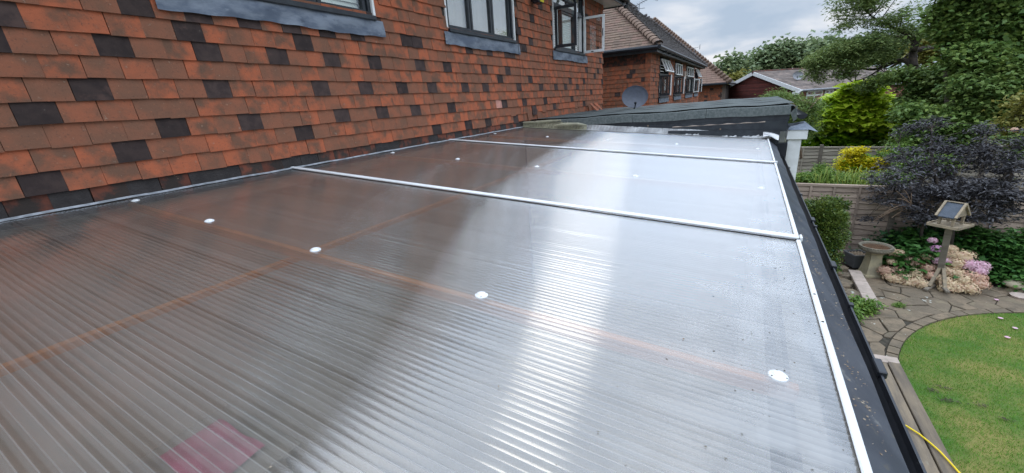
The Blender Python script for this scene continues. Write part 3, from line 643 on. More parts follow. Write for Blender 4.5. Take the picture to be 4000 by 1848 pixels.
for _ in range(170):
    v = random.random() ** .6; x = XE + .022 + .088 * v; y = random.choice((random.uniform(.3, 1.6), random.uniform(.3, 5.5))); pts.append((x, y, rz(XE) - .008 - .085 * v + .001))
for cyy in (2.2, 1.95, 1.78, 2.6, 1.0, 1.15):
    for _ in range(24):
        v = min(.95, max(.05, random.gauss(.42, .15))); x = XE + .022 + .088 * v; pts.append((x, cyy + random.gauss(0, .028), rz(XE) - .006 - .085 * v))
scatter('leaf_litter', m_deadleaf, pts, .0012, .0042, label='leaf litter and grit stuck to the dark strip beside the gutter', cat='litter')
pts = []
for y0_, y1_, n_ in ((4.9, 6.05, 500), (.3, 4.9, 260)):
    for _ in range(n_):
        t_ = random.gauss(0, .35); pts.append((gc[0] + .05 * math.sin(t_), random.uniform(y0_, y1_), gc[1] - .05 * math.cos(t_) + .001))
scatter('gutter_debris', m_soil, pts, .003, .009, label='dark sludge lying in the bottom of the gutter', cat='debris')
# ------------------------------------------------------------------ felt-roofed extension beyond the plastic roof
ext = empty('flat_roof_extension', (1.9, 8.4, G), 'low flat-roofed extension in green mineral felt with black fascia beyond the plastic roof', 'extension')
FZ = lambda x, y: .578 + .0215 * x + .006 * math.sin(x * 5) - .004 * (y - 6.2) - (.10 * max(0, (y - 9.6)) * max(0, x - 3.3))
one('felt_roof', m_felt, ext, ('grid', lambda u, v: (.035 + 3.72 * u, 6.22 + 4.3 * v, FZ(.035 + 3.72 * u, 6.22 + 4.3 * v) - .005 + .001 * math.sin(v * 31 + u * 4) + .003 * math.sin(u * 23)), 40, 30), smooth=True)
for j, yy in enumerate((6.40, 7.55, 8.5, 9.45)):       # overlapping felt strips, each lap a real step
    y1 = (7.57, 8.52, 9.47, 10.55)[j]
    one('felt_strip', m_felt, ext, ('grid', lambda u, v, yy=yy, y1=y1: (.04 + 3.70 * u, yy + (y1 - yy) * v, FZ(.04 + 3.70 * u, 0) + .002 - .003 * v + .003 * math.sin(u * 40 + yy) + .022 * math.exp(-((v * (y1 - yy)) / .012) ** 2) * 0), 40, 4), smooth=True)
xs_ = [.62, .80, 1.80, 2.76, 3.70]
for a, b_ in zip(xs_[:-1], xs_[1:]):                   # the felt drip edge in lengths with open joints
    g_ = .004; b = MB()
    prof_ = [(6.46, -.004), (6.225, .016), (6.20, .010), (6.190, -.035), (6.180, -.095)]
    b.grid(lambda u, v: (a + g_ + (b_ - a - g_) * u, prof_[int(round(v * 4))][0], FZ(a + (b_ - a) * u, 6.2) + prof_[int(round(v * 4))][1] + .002 * math.sin(u * 15 + a)), 14, 4)
    b.build('felt_drip', m_feltedge, ext)
b = MB()
b.grid(lambda u, v: (3.70 + .085 * (v if v < .5 else .5 + (v - .5) * .25), 6.19 + .5 * u ** 1.0 * 8.2, .66 + (.0 if v < .3 else -.14 * (v - .3)) - .003 * u), 8, 6)
b.add([(3.70, 6.182, .575), (3.765, 6.200, .655), (3.775, 6.205, .50), (3.745, 6.20, .47)], [(0, 1, 2, 3)])
b.build('felt_corner', m_feltedge, ext)
def slant(x0, x1, y0, y1, zb0, zb1, zt0, zt1):
    b.add([(x0, y0, zb0), (x1, y0, zb1), (x1, y1, zb1), (x0, y1, zb0), (x0, y0, zt0), (x1, y0, zt1), (x1, y1, zt1), (x0, y1, zt0)],
          [(0, 3, 2, 1), (4, 5, 6, 7), (0, 1, 5, 4), (2, 3, 7, 6), (0, 4, 7, 3), (1, 2, 6, 5)])
b = MB(); slant(.05, 3.70, 6.205, 6.23, .44, .48, .50, .572); b.build('fascia_board', m_black, ext)
b = MB(); slant(.05, 3.69, 6.188, 6.204, .20, .36, .455, .490); b.build('fascia_board', m_black, ext)
b = MB(); slant(2.3, 3.62, 6.165, 6.187, .10, .20, .395, .375); b.build('fascia_board', m_black, ext)
for x, z in ((1.42, .462), (2.02, .470), (2.0, .41), (2.95, .40)):
    one('clout_nail', m_deadleaf, ext, ('lathe', (x, 6.186, z), [(.001, 0), (.011, 0), (.009, .003), (.001, .004)], 8, (0, -1, 0)))
one('peeling_strip', m_coping, ext, ('grid', lambda u, v: (2.35 + 1.1 * u, 6.187 - .006 * math.sin(u * 40) ** 2, .438 + .036 * u + .008 * v * (1 + .7 * math.sin(u * 33))), 40, 1))
b = MB(); b.box((.03, 6.235, G), (3.60, 10.5, .52)); b.box((3.60, 6.7, G), (3.72, 10.5, .50)); b.build('wall', m_white, ext)
b = MB()      # eaves gutter of the extension, end on
for rr_ in (.052, .056):
    b.grid(lambda u, v: (3.835 + rr_ * math.cos(math.pi * v), 6.30 + 4.1 * u, .545 - rr_ * math.sin(math.pi * v)), 1, 10)
b.add([(3.835 + .056 * math.cos(math.pi * k / 10), 6.30, .545 - .056 * math.sin(math.pi * k / 10)) for k in range(11)], [tuple(range(11))])
b.build('gutter', m_blackp, ext)
# white boxed end of the party wall with a lead cap
wp = one('boxed_pier', m_white, ext, ('box', (3.722, 6.26, G), (3.862, 6.60, .250), .003), ('box', (3.702, 6.235, .2505), (3.915, 6.66, .366), .004))
b = MB(); b.add([(3.70, 6.22, .368), (3.93, 6.22, .368), (3.99, 6.70, .355), (3.70, 6.70, .37), (3.72, 6.25, .405), (3.86, 6.30, .44), (3.90, 6.66, .44), (3.72, 6.66, .41), (4.02, 6.26, .335), (4.03, 6.7, .33)],
      [(0, 1, 5, 4), (4, 5, 6, 7), (1, 8, 9, 6, 5), (0, 4, 7, 3), (8, 1, 2, 9)]); b.build('lead_cap', m_lead, ext)
one('downpipe', m_blackp, ext, ('box', (3.585, 6.15, G), (3.715, 6.255, .215)), ('tube', [(3.66, 6.20, .05), (3.66, 6.20, G)], .034, 10))
# wrinkled foil and perished tape flashing along the end of the plastic roof
def fl_top(x): return float(np.interp(x, [0, .7, 1.1, 1.63, 2.6, 3.2, 3.62], [.565, .560, .515, .478, .402, .362, .338]))
def flash(x0, x1, m_, name, yk=6.185, dz=0, seed=0, amp=.004, drop=1.0, n=90):
    def fn(u, v):
        x = x0 + (x1 - x0) * u; zt = fl_top(x) + dz; zb = rz(min(x, XE)) + .006
        w1_ = math.sin(x * 37 + seed) * math.sin(x * 91 + v * 6 + seed); w2_ = math.sin(x * 13 + seed * 3 + v * 4)
        z = zt + (zb - zt) * min(1, v * 1.5) * drop; y = yk - .016 * min(1, v * 1.5) - .075 * max(0, v - .667) * 3 * drop + amp * w1_ + amp * w2_
        return (x, y, z + amp * .6 * w2_ * (1 - v))
    return one(name, m_, lean, ('grid', fn, n, 9), smooth=False)
flash(1.0, 2.3, m_foil, 'foil_flashing', seed=1); flash(2.25, 3.25, m_foil, 'foil_flashing', 6.182, .002, 2, .0035); flash(3.12, 3.60, m_foil, 'foil_flashing', 6.178, .012, 5, .003)
flash(.02, .72, m_tarp, 'tape_flashing', 6.18, .012, 3, .006); flash(.55, 1.12, m_tarp, 'tape_flashing', 6.165, -.008, 6, .009)
one('foil_lip', m_foil, lean, ('grid', lambda u, v: (XE - .05 + .17 * u, 6.05 + .12 * v, rz(XE) + .075 - .03 * u * u + .012 * math.sin(v * 8 + u * 5) - .04 * (1 - v) ** 3), 14, 10))
one('tape_roll', m_tarp, lean, ('tube', [(.04, 6.15, .578), (.3, 6.15, .580), (.52, 6.155, .588), (.70, 6.165, .592)], [.016, .021, .019, .012], 9))
one('tape_roll', m_tarp, lean, ('tube', [(.60, 6.12, .515), (.78, 6.11, .532), (1.0, 6.12, .530), (1.12, 6.14, .510)], [.014, .026, .022, .008], 9))
# two spare tiles leaning on the wall
for i, (px_, lab) in enumerate((((2325, 440), 'loose terracotta tile leaning against the wall on the felt roof, nearer of two'), ((2368, 428), 'loose terracotta tile leaning against the wall on the felt roof, farther of two'))):
    y = 9.35 + .42 * i
    me = tile_mesh('loose_tile', 50 + i, L=.27, wd=.17, th=.012, m_=m_tile)
    o = bpy.data.objects.new('loose_tile', me); COL.objects.link(o)
    o.matrix_basis = Matrix.Translation((.31 - .04 * i, y, FZ(.3, y) + .006)) @ Matrix.Rotation(R_(-42), 4, 'Y') @ Matrix.Rotation(R_(4), 4, 'X')
    tag(o, lab, 'tile', 'loose tiles')
# satellite dish
def dish(P, rad, normal, label, base, m_=m_dish):
    t = empty('satellite_dish', base, label, 'satellite dish'); n = Vector(normal).normalized(); q = n.to_track_quat('Z', 'Y')
    b = MB(); nn = 40; vs = []; prof_ = [(0.001, -.055), (.3, -.049), (.55, -.036), (.8, -.018), (1.0, 0), (1.015, .004), (1.015, -.004)]
    for (r, z) in prof_ + [(.8, -.023), (.4, -.052), (.001, -.060)]:
        for k in range(nn):
            a = 2 * math.pi * k / nn; vs.append(P + q @ Vector((r * rad * 1.0 * math.cos(a), r * rad * .86 * math.sin(a), z * rad / .25)))
    L_ = len(prof_) + 3
    b.add(vs, [(i * nn + k, i * nn + (k + 1) % nn, (i + 1) * nn + (k + 1) % nn, (i + 1) * nn + k) for i in range(L_ - 1) for k in range(nn)])
    b.build('reflector', m_, t, smooth=True)
    return t, q, n
base = Vector((1.24, 8.62, FZ(1.24, 8.6)))
c_ = (W(2480, 378, Y=8.5))
t, q, n = dish(c_, .245, (CAM - c_).normalized() + Vector((.12, .05, .25)), 'grey oval satellite dish standing on the green felt roof', base)
one('mast', m_blackp, t, ('tube', [base + Vector((0, 0, -.01)), base + Vector((.02, .0, .10)), c_ + n * -.06], .012, 8), ('box', (base.x - .05, base.y - .05, base.z - .004), (base.x + .05, base.y + .05, base.z + .012)))
low = c_ + q @ Vector((0, -.21, 0)) * 1.0
armp = [c_ + Vector((0, 0, -.215)) + n * .01, c_ + Vector((0, 0, -.20)) + n * .07, c_ + Vector((0, 0, -.14)) + n * .14]
one('feed_arm', m_blackp, t, ('tube', armp, .011, 8))
one('feed_horn', m_blackp, t, ('lathe', armp[2] - Vector((0, 0, .005)), [(.012, -.03), (.016, 0), (.024, .01), (.024, .035), (.012, .04)], 12, -n))

# ------------------------------------------------------------------ neighbouring houses
RZm = lambda a: Matrix.Rotation(a, 4, 'Z')
NX, NY0, NY1, NZE = .76, 12.52, 25.6, 1.93
nb = empty('neighbour_house', (-2, 18, G), 'neighbouring brown-roofed house with orange tile-hung walls just past our corner', 'house')
nwins = [(13.95, 15.55), (16.85, 18.55), (20.0, 22.4), (23.2, 24.7)]
b = MB(); b.box((-9, NY0 + .03, G), (NX - .4, NY1, NZE)); ys = [NY0 + .03] + [v for w_ in nwins for v in w_] + [NY1]
for i in range(0, len(ys), 2): b.box((NX - .4, ys[i], G), (NX - .028, ys[i + 1], NZE))
for (a, c) in nwins: b.box((NX - .4, a, G), (NX - .028, c, .76))
b.build('wall', m_core, nb)
nt_ = []
for k in range(-3, 13):
    z = .40 + k * TG; off = .5 * (k % 2)
    for i in range(0, 60):                       # front face, towards the camera
        x = NX - (i + .5 - off) * TW
        if x > NX - .02 or x < -9: continue
        r = random.Random(k * 77 + i * 13 + 5); key = 'd' if r.random() < .045 else 'o'
        if k >= 11: key = 'w'
        nt_.append((12 - x * .5, tm[key][r.randrange(NV)], Matrix.Translation((x, NY0, z + r.uniform(-.003, .003))) @ RZm(-math.pi / 2)))
    for i in range(80):                          # garden face
        y = NY0 + (i + .5 + off) * TW
        if y > NY1 or any(a - .06 < y < c + .06 and z > .60 for a, c in nwins): continue
        r = random.Random(k * 91 + i * 7 + 9); key = 'd' if r.random() < .04 else 'o'
        nt_.append((y, tm[key][r.randrange(NV)], Matrix.Translation((NX, y, z + r.uniform(-.003, .003)))))
place_pieces('tile', nb, nt_, 300)
b0 = MB()                                        # wrapped corner tiles
b0.add([(.004, -.004, 0), (.004, .15, 0), (-.010, .15, .16), (-.010, .010, .16), (-.15, -.004, 0), (-.15, .010, .16), (-.010, .008, 0), (-.15, .010, 0), (-.010, .15, 0)],
       [(0, 1, 2, 3), (4, 0, 3, 5), (0, 4, 7, 6), (0, 6, 8, 1)])
cm_ = b0.mesh('corner_tile', m_tile)
for k in range(0, 13):
    o = bpy.data.objects.new('corner_tile', cm_); COL.objects.link(o); o.matrix_basis = Matrix.Translation((NX + .004, NY0 - .004, .402 + k * TG)); attach(o, nb)
for j, (a, c) in enumerate(nwins):
    win = one('window', m_black, nb, ('box', (NX - .1, a - .03, .735), (NX + .05, c + .03, .775)))
    b = MB(); frame4(b, a, c, .776, 1.88, NX - .08, NX - .0, .05); b.box((NX - .078, a + .05, 1.40), (NX - .002, c - .05, 1.46)); mid = (a + c) / 2; b.box((NX - .078, mid - .025, .83), (NX - .004, mid + .025, 1.40))
    b.build('frame', m_black, win)
    one('pane', m_glass, win, ('box', (NX - .045, a + .05, .83), (NX - .04, mid - .026, 1.399))); one('pane', m_glass, win, ('box', (NX - .045, mid + .026, .83), (NX - .04, c - .05, 1.399)))
    blind(win, a + .06, c - .06, .84, 1.86, NX - .16, .09, 40)
    # casement standing open at the far jamb, its white edge towards us, and fanlights on stays
    b = MB()
    yl = a + .06
    for (x0, x1, z0, z1, m_i) in ((NX + .01, NX + .055, .80, 1.39, 0), (NX + .27, NX + .315, .80, 1.39, 0), (NX + .055, NX + .27, .80, .86, 0), (NX + .055, NX + .27, 1.34, 1.39, 0), (NX + .316, NX + .345, .80, 1.39, 1)): b.cm = m_i; b.box((x0, yl - .02, z0), (x1, yl + .02, z1))
    b.build('casement', [m_black, m_white], win); one('pane', m_glass, win, ('box', (NX + .055, yl - .004, .86), (NX + .27, yl, 1.34)))
    if j == 2:
        b = MB()
        for (x0, x1, z0, z1) in ((NX + .01, NX + .05, .80, 1.39), (NX + .28, NX + .32, .80, 1.39), (NX + .05, NX + .28, .80, .85), (NX + .05, NX + .28, 1.34, 1.39)): b.box((x0, c - .10, z0), (x1, c - .06, z1))
        b.build('casement', m_white, win)
    b = MB(); Mx = Matrix.Translation((NX + .01, 0, 1.87)) @ Matrix.Rotation(R_(-24 if j in (0, 3) else -5), 4, 'Y'); nf = 3
    for q_ in range(nf):
        f0 = a + .05 + (c - a - .1) * q_ / nf; f1 = f0 + (c - a - .1) / nf - .02
        for (p_, r_) in (((-.015, f0, -.40), (.02, f0 + .035, 0)), ((-.015, f1 - .035, -.40), (.02, f1, 0)), ((-.015, f0 + .035, -.40), (.02, f1 - .035, -.365)), ((-.015, f0 + .035, -.035), (.02, f1 - .035, 0))): b.box(p_, r_, 0, Mx)
    b.build('fanlight', m_white, win)
    one('lead_apron', m_lead, nb, ('grid', lambda u, v: (NX + .02 + .015 * v, a - .1 + (c - a + .2) * u, .73 - .14 * v + .004 * math.sin(u * 20)), 12, 2))
one('alarm_box', m_coping, nb, ('box', (NX + .005, 19.0, 1.35), (NX + .09, 19.25, 1.65), .01))
# hipped roof
EXn, EY0, EY1, EZ, HT = .98, 12.3, 25.86, 2.10, 3.05
PIT = math.atan2(2.72, HT)
A0 = Vector((EXn - HT, EY0 + HT, EZ + 2.72)); A1 = Vector((EXn - HT, EY1 - HT, EZ + 2.72))
b = MB(); b.add([(EXn, EY0, EZ), (EXn, EY1, EZ), A1, A0, (-9, EY0, EZ), (-9, A0.y, A0.z), (-9, EY1, EZ), (-9, A1.y, A1.z), (EXn, EY0, EZ - .04), (EXn, EY1, EZ - .04), (-9, EY1, EZ - .04), (-9, EY0, EZ - .04)],
      [(0, 1, 2, 3), (4, 0, 3, 5), (1, 6, 7, 2), (5, 3, 2, 7), (8, 11, 10, 9), (0, 8, 9, 1), (4, 11, 8, 0), (4, 5, 7, 6, 10, 11)]); b.build('roof', m_core, nb)
def slope_tiles(name, parent, origin, along, upv, nrm, width_fn, rows, gauge, tw_, meshes, limit, dist_fn, flare=0):
    """tiles on a sloping plane; mesh +z runs up the slope, +x is the outward normal"""
    its = []; al = Vector(along); uv = Vector(upv).normalized(); nn_ = Vector(nrm).normalized()
    for k in range(rows):
        s0, s1 = width_fn(k * gauge); n = int((s1 - s0) / tw_)
        for i in range(n + 1):
            s_ = s0 + (i + .5 * (k % 2) + .25) * tw_
            if s_ > s1 - .01 or s_ < s0: continue
            r = random.Random(k * 131 + i); lift = flare * math.exp(-k * gauge / .3)
            P = Vector(origin) + al * s_ + uv * (k * gauge + r.uniform(-.004, .004)) + nn_ * (.02 + lift + r.uniform(-.003, .003))
            Mx = Matrix((nn_, al, uv)).transposed().to_4x4(); Mx.translation = P
            if nn_.cross(al).dot(uv) < 0: Mx = Matrix((nn_, -al, uv)).transposed().to_4x4(); Mx.translation = P
            its.append((dist_fn(P), meshes[r.randrange(len(meshes))], Mx))
    return place_pieces(name, parent, its, limit)
rt_l = [tile_mesh('roof_tile', 300 + i, L=.16, th=.014, m_=m_roofa) for i in range(12)]
rt_d = [tile_mesh('roof_tile', 330 + i, L=.16, th=.016, m_=m_roofdark) for i in range(12)]
cu, su = math.cos(PIT), math.sin(PIT)
slen = 2.72 / su; rows = int(slen / .11)
slope_tiles('roof_tile', nb, (EXn, EY0, EZ), (-1, 0, 0), (0, cu, su), (0, -su, cu), lambda h: (h * cu, 5.5), rows, .11, TW, rt_l, 300, lambda P: (P - CAM).length + (0 if P.x > -2.2 else 20))
slope_tiles('roof_tile', nb, (EXn, EY0, EZ), (0, 1, 0), (-cu, 0, su), (su, 0, cu), lambda h: (h * cu, EY1 - EY0 - h * cu), rows, .11, TW, rt_d, 0, lambda P: P.y)
b0 = MB(); b0.grid(lambda u, v: ((.10 + .05 * (1 - u)) * math.cos(math.pi * v) , .26 * u, (.055 + .055 * (1 - u)) * math.sin(math.pi * v) - .03 + .02 * u), 2, 8); hipm = b0.mesh('hip_tile', m_roofa, True)
hd = (A0 - Vector((EXn, EY0, EZ))); hl = hd.length; hd.normalize()
for k in range(int(hl / .15)):
    o = bpy.data.objects.new('hip_tile', hipm); COL.objects.link(o); sd = hd.cross(Vector((0, 0, 1))).normalized()
    Mx = Matrix((sd, hd, sd.cross(hd))).transposed().to_4x4(); Mx.translation = Vector((EXn, EY0, EZ)) + hd * (k * .15) + Vector((0, 0, .05)); o.matrix_basis = Mx; attach(o, nb)
b = MB()
hd2 = (A1 - Vector((EXn, EY1, EZ))).normalized()
for k in range(26): p = Vector((EXn, EY1, EZ)) + hd2 * (k * .18); b.lathe(p + Vector((0, 0, .03)), [(.10, -.03), (.12, .02), (.05, .08)], 7, hd2)
for k in range(36): p = A0 + (A1 - A0) * (k / 36); b.lathe(p + Vector((0, 0, .02)), [(.10, -.03), (.11, .06), (.08, .12)], 7, (0, 1, 0))
b.build('ridge_tiles', m_roofdark, nb, kind='stuff')
one('chimney_pot', m_tile, nb, ('lathe', (-2.6, 21.3, 4.75), [(.16, 0), (.15, .35), (.17, .36), (.17, .42), (.12, .43)], 12))
b = MB()
for (p, q_) in (((EXn + .03, EY0 - .05, EZ - .04), (EXn + .03, EY1, EZ - .05)), ((EXn, EY0 - .03, EZ - .04), (-9, EY0 - .03, EZ - .02))): b.tube([p, q_], .055, 8)
b.build('gutter', m_blackp, nb)
one('fascia_board', m_black, nb, ('box', (EXn - .06, EY0 + .03, EZ - .16), (EXn - .03, EY1, EZ - .05)), ('box', (-9, EY0 + .03, EZ - .16), (EXn - .061, EY0 + .06, EZ - .05)))
one('soffit', m_timberclad, nb, ('box', (NX - .1, EY0 + .061, EZ - .15), (EXn - .061, EY1, EZ - .13)), ('box', (-9, EY0 + .061, EZ - .15), (NX - .1, NY0 + .1, EZ - .13)))
b = MB()
for y in np.arange(EY0 + 1, EY1, .8): b.box((EXn - .029, y, EZ - .12), (EXn + .06, y + .03, EZ - .07))
b.build('gutter_brackets', m_black, nb, kind='stuff')
# the second neighbour
n2 = empty('far_neighbour_house', (-2, 34, G), 'second brown-hipped house behind the neighbour, orange tiles beside brown cladding', 'house')
BX, BY, BZ = 1.62, 30.0, 1.13
b = MB(); b.box((-9, BY + .03, G), (BX - .03, 44, BZ)); b.build('wall', m_core, n2)
its = []
for k in range(-2, 8):
    for i in range(24):
        x = BX - (i + .5 * (k % 2) + .3) * .20
        if x < -3.2: continue
        r = random.Random(k * 19 + i * 3 + 40)
        Mx = Matrix.Translation((x, BY, .10 + k * .14)) @ RZm(-math.pi / 2) @ Matrix.Diagonal((1, 1.22, 1.2, 1))
        its.append((r.random(), tm['d' if r.random() < .10 else 'o'][r.randrange(NV)], Mx))
place_pieces('tile', n2, its, 300)
for k in range(9): one('cladding_board', m_timberclad, n2, ('box', (BX - .02, BY + .02 + k * .5, -.6), (BX + .02 + .012 * (k % 2), BY + .50 + k * .5, BZ)))
E2x, E2y, E2z, H2 = 2.02, 29.6, 1.22, 6.0; s2 = 5.1
b = MB(); A2 = (E2x - H2, E2y + H2, E2z + s2)
b.add([(E2x, E2y, E2z), (E2x, 44, E2z), (A2[0], 44, A2[2]), A2, (-9, E2y, E2z), (-9, A2[1], A2[2]), (E2x, E2y, E2z - .1), (E2x, 44, E2z - .1), (-9, E2y, E2z - .1)],
      [(0, 1, 2, 3), (4, 0, 3, 5), (6, 8, 4, 0), (6, 0, 1, 7)]); b.build('roof', m_roofdark, n2)
p2 = math.atan2(s2, H2); c2, s2_ = math.cos(p2), math.sin(p2)
rt_b = [tile_mesh('roof_tile', 360 + i, L=.26, wd=.26, th=.03, m_=m_roofa) for i in range(6)]
slope_tiles('roof_tile', n2, (E2x, E2y, E2z), (-1, 0, 0), (0, c2, s2_), (0, -s2_, c2), lambda h: (h * c2, h * c2 + 3.6), 26, .20, .27, rt_b, 300, lambda P: P.y)
b = MB(); hd = (Vector(A2) - Vector((E2x, E2y, E2z))); hl = hd.length; hd.normalize()
for k in range(int(hl / .3)): p = Vector((E2x, E2y, E2z)) + hd * (k * .3); b.lathe(p + Vector((0, 0, .06)), [(.16, -.05), (.19, .05), (.06, .16)], 7, hd)
b.build('hip_tiles', m_roofa, n2, kind='stuff')
one('gutter', m_blackp, n2, ('tube', [(-9, E2y, E2z - .06), (E2x + .03, E2y, E2z - .06), (E2x + .03, 44, E2z - .06)], .07, 6))
# television aerials
def aerial(P, h, label, ln=1.0, s_=1.0, ax=(1, .25, .12)):
    t = empty('television_aerial', P, label, 'aerial'); P = Vector(P)
    one('mast', m_metal, t, ('tube', [P, P + Vector((0, 0, h))], .018 * s_, 6), ('tube', [P + Vector((-.18 * s_, 0, h * .55)), P + Vector((.22 * s_, .05, h * .55))], .012 * s_, 5))
    d = Vector(ax).normalized(); b = MB(); top = P + Vector((0, 0, h)); a_ = top - d * ln * .75; c = top + d * ln * .6; b.tube([a_, c], .014 * s_, 5)
    sd = d.cross(Vector((0, 0, 1))).normalized()
    for k in range(12): p = a_ + d * (ln * .09 * k); w_ = .16 * s_; b.tube([p - sd * w_, p + sd * w_ + Vector((0, 0, .02))], .007 * s_, 4)
    for q_ in (-1, 0, 1):
        for z in (-.16, -.05, .06, .17): b.tube([c + sd * .2 * s_ * q_ * .5 + Vector((0, 0, z * s_)) - sd * .16 * s_, c + Vector((0, 0, z * s_)) + sd * .16 * s_ + sd * .1 * q_], .007 * s_, 4)
    for q_ in (-.16, 0, .16): b.tube([c + sd * q_ * s_ - Vector((0, 0, .2 * s_)), c + sd * q_ * s_ + Vector((0, 0, .2 * s_))], .008 * s_, 4)
    b.build('array', m_metal, t); return t
def at_depth(px, py, Y): return W(px, py, Y=Y)
p = at_depth(2496, 42, 20.5); q_ = at_depth(2496, 15, 20.5)
aerial((p.x, 20.5, p.z - .15), q_.z - p.z + .15, 'tall television aerial on the neighbouring roof ridge against the clouds', 1.25, 1.1, (1, -.2, .30))
p = at_depth(2712, 215, 31); q_ = at_depth(2711, 188, 31)
aerial((p.x, 31, p.z - .3), q_.z - p.z + .3, 'small television aerial above the second brown roof', .5, .7)

# bungalow seen corner-on
bg = empty('brick_bungalow', (6.2, 37, G), 'long dark-red brick bungalow with white gable boards and brown concrete roof', 'house')
d = Vector((math.cos(R_(40)), math.sin(R_(40)), 0)); g = Vector((d.y, -d.x, 0)); zr_, ze_ = 1.90, .43
AP = Vector((3.26, 40, 0)); hw = 4.6; CO = AP + g * hw
def hit_line(px, py, P0, dv):                      # sight line met with the upright plane through P0 along dv
    r = ray(px, py); n = Vector((dv.y, -dv.x, 0)); t = (P0 - CAM).dot(n) / r.dot(n); q = CAM + r * t; return (q - P0).dot(dv), q.z
LEN = hit_line(3618, 315, CO, d)[0]
b = MB(); i_ = .35
ga = AP - g * (hw - i_) + d * .2; gb = AP + g * (hw - i_) + d * .2; gc_ = AP + d * .2
b.add([ga + Vector((0, 0, G)), gb + Vector((0, 0, G)), gb + Vector((0, 0, ze_)), gc_ + Vector((0, 0, zr_ - .1)), ga + Vector((0, 0, ze_))], [(0, 1, 2, 3, 4)]); b.build('wall', m_mortar, bg)
b = MB(); k = 0; z = -1.1
while z < zr_ - .25:                                # brick courses of the gable
    f = min(1, max(.05, (zr_ - .12 - z) / (zr_ - ze_))); w_ = (hw - i_) * f
    b.cr = random.random(); b.beam(gc_ - g * w_ - d * .02 + Vector((0, 0, z)), gc_ + g * w_ - d * .02 + Vector((0, 0, z)), .05, .085); z += .115
b.build('brick_courses', m_brick, bg, kind='stuff')
gs = CO - g * i_ + d * .2; ge = gs + d * (LEN - .4)
b = MB(); b.beam(gs + Vector((0, 0, (ze_ + G) / 2)), ge + Vector((0, 0, (ze_ + G) / 2)), .2, ze_ - G); b.build('side_wall', m_mortar, bg)
b = MB(); z = -2.2
while z < .36:
    s0 = 0
    while s0 < LEN - .5:
        L_ = min(.9, LEN - .45 - s0); b.cr = random.random(); b.beam(gs + g * .11 + d * s0 + Vector((0, 0, z)), gs + g * .11 + d * (s0 + L_ - .03) + Vector((0, 0, z)), .05, .085); s0 += .9
    z += .115
b.build('brick_courses', m_brick2, bg, kind='stuff')
sl = Vector((g.x * hw, g.y * hw, ze_ - zr_)); RW = 17
b = MB(); b.add([AP + Vector((0, 0, zr_)), AP + d * LEN + Vector((0, 0, zr_)), CO + d * LEN + Vector((0, 0, ze_)), CO + Vector((0, 0, ze_)), AP - g * hw + Vector((0, 0, ze_)), AP - g * hw + d * LEN + Vector((0, 0, ze_))], [(0, 3, 2, 1), (0, 1, 5, 4)]); b.build('roof', m_core, bg)
slu = sl.normalized()
for k in range(RW):
    p = AP + Vector((0, 0, zr_)) + sl * ((k + .62) / RW); upn = d.cross(slu) * -1
    b = MB(); s0 = -.05; 
    while s0 < LEN:
        L_ = min(.6, LEN - s0); b.cr = random.random()
        b.beam(p + upn * (.045 if upn.z > 0 else -.045) + d * s0, p + upn * (.045 if upn.z > 0 else -.045) + d * (s0 + L_ - .01) , sl.length / RW * 1.12, .035, 0.0, (slu.cross(d) if slu.cross(d).z > 0 else -slu.cross(d)) + slu * .16); s0 += .6
    b.build('roof_tile_row', m_conc, bg)
one('ridge', m_tile_damp, bg, ('tube', [AP + Vector((0, 0, zr_ + .04)) - d * .1, AP + d * LEN + Vector((0, 0, zr_ + .04))], .11, 7))
for sgn in (1, -1):
    one('barge_board', m_white, bg, ('beam', AP - d * .06 + Vector((0, 0, zr_ - .06)), AP - d * .06 + g * hw * sgn * 1.03 + Vector((0, 0, ze_ - .10)), .06, .26))
one('eaves_box', m_white, bg, ('beam', CO - g * .5 - d * .05 + Vector((0, 0, ze_ - .22)), CO - d * .05 + Vector((0, 0, ze_ - .22)), .10, .20))
one('gutter', m_metal, bg, ('tube', [CO + g * .08 + Vector((0, 0, ze_ - .05)), CO + g * .08 + d * LEN + Vector((0, 0, ze_ - .05))], .07, 6))
one('barge_board', m_white, bg, ('beam', AP + d * (LEN + .03) + Vector((0, 0, zr_)), CO + d * (LEN + .03) + Vector((0, 0, ze_)), .06, .2))
for (xa, xb, ya, yb) in ((3148, 3206, 352, 405), (3219, 3248, 350, 396), (3272, 3300, 345, 385), (3345, 3385, 338, 372)):
    s0, zt = hit_line(xa, ya, gs, d); s1, _z = hit_line(xb, ya, gs, d); _s, zb_ = hit_line(xa, yb, gs, d); zt = min(zt, ze_ - .15); zb_ = max(zb_, G + .4)
    w_ = MB(); o_ = g * .15
    def bm(s_a, z_a, s_b, z_b, t_=.11): w_.beam(gs + o_ + d * s_a + Vector((0, 0, z_a)), gs + o_ + d * s_b + Vector((0, 0, z_b)), .08, t_)
    bm(s0, zb_, s1, zb_); bm(s0, zt, s1, zt); nm = 2 if s1 - s0 < 2.2 else 3
    for q in range(nm + 1): s_ = s0 + (s1 - s0) * q / nm; bm(s_, zb_, s_, zt)
    bm(s0, zb_ + (zt - zb_) * .68, s1, zb_ + (zt - zb_) * .68)
    win = w_.build('window', m_white, bg)
    one('pane', m_glass, win, ('beam', gs + g * .115 + d * s0 + Vector((0, 0, (zb_ + zt) / 2)), gs + g * .115 + d * s1 + Vector((0, 0, (zb_ + zt) / 2)), .02, zt - zb_))
p = at_depth(3113, 318, 0) if 0 else None
s_, z_ = hit_line(3113, 322, AP + g * hw * .62, d); P_ = AP + g * hw * .62 + d * s_ + Vector((0, 0, zr_ + (ze_ - zr_) * .62 + .45))
t, q, n = dish(P_, .36, (CAM - P_).normalized() + Vector((.5, 0, .3)), 'pale round satellite dish on the bungalow roof', P_ - Vector((0, 0, .5)), m_metal)
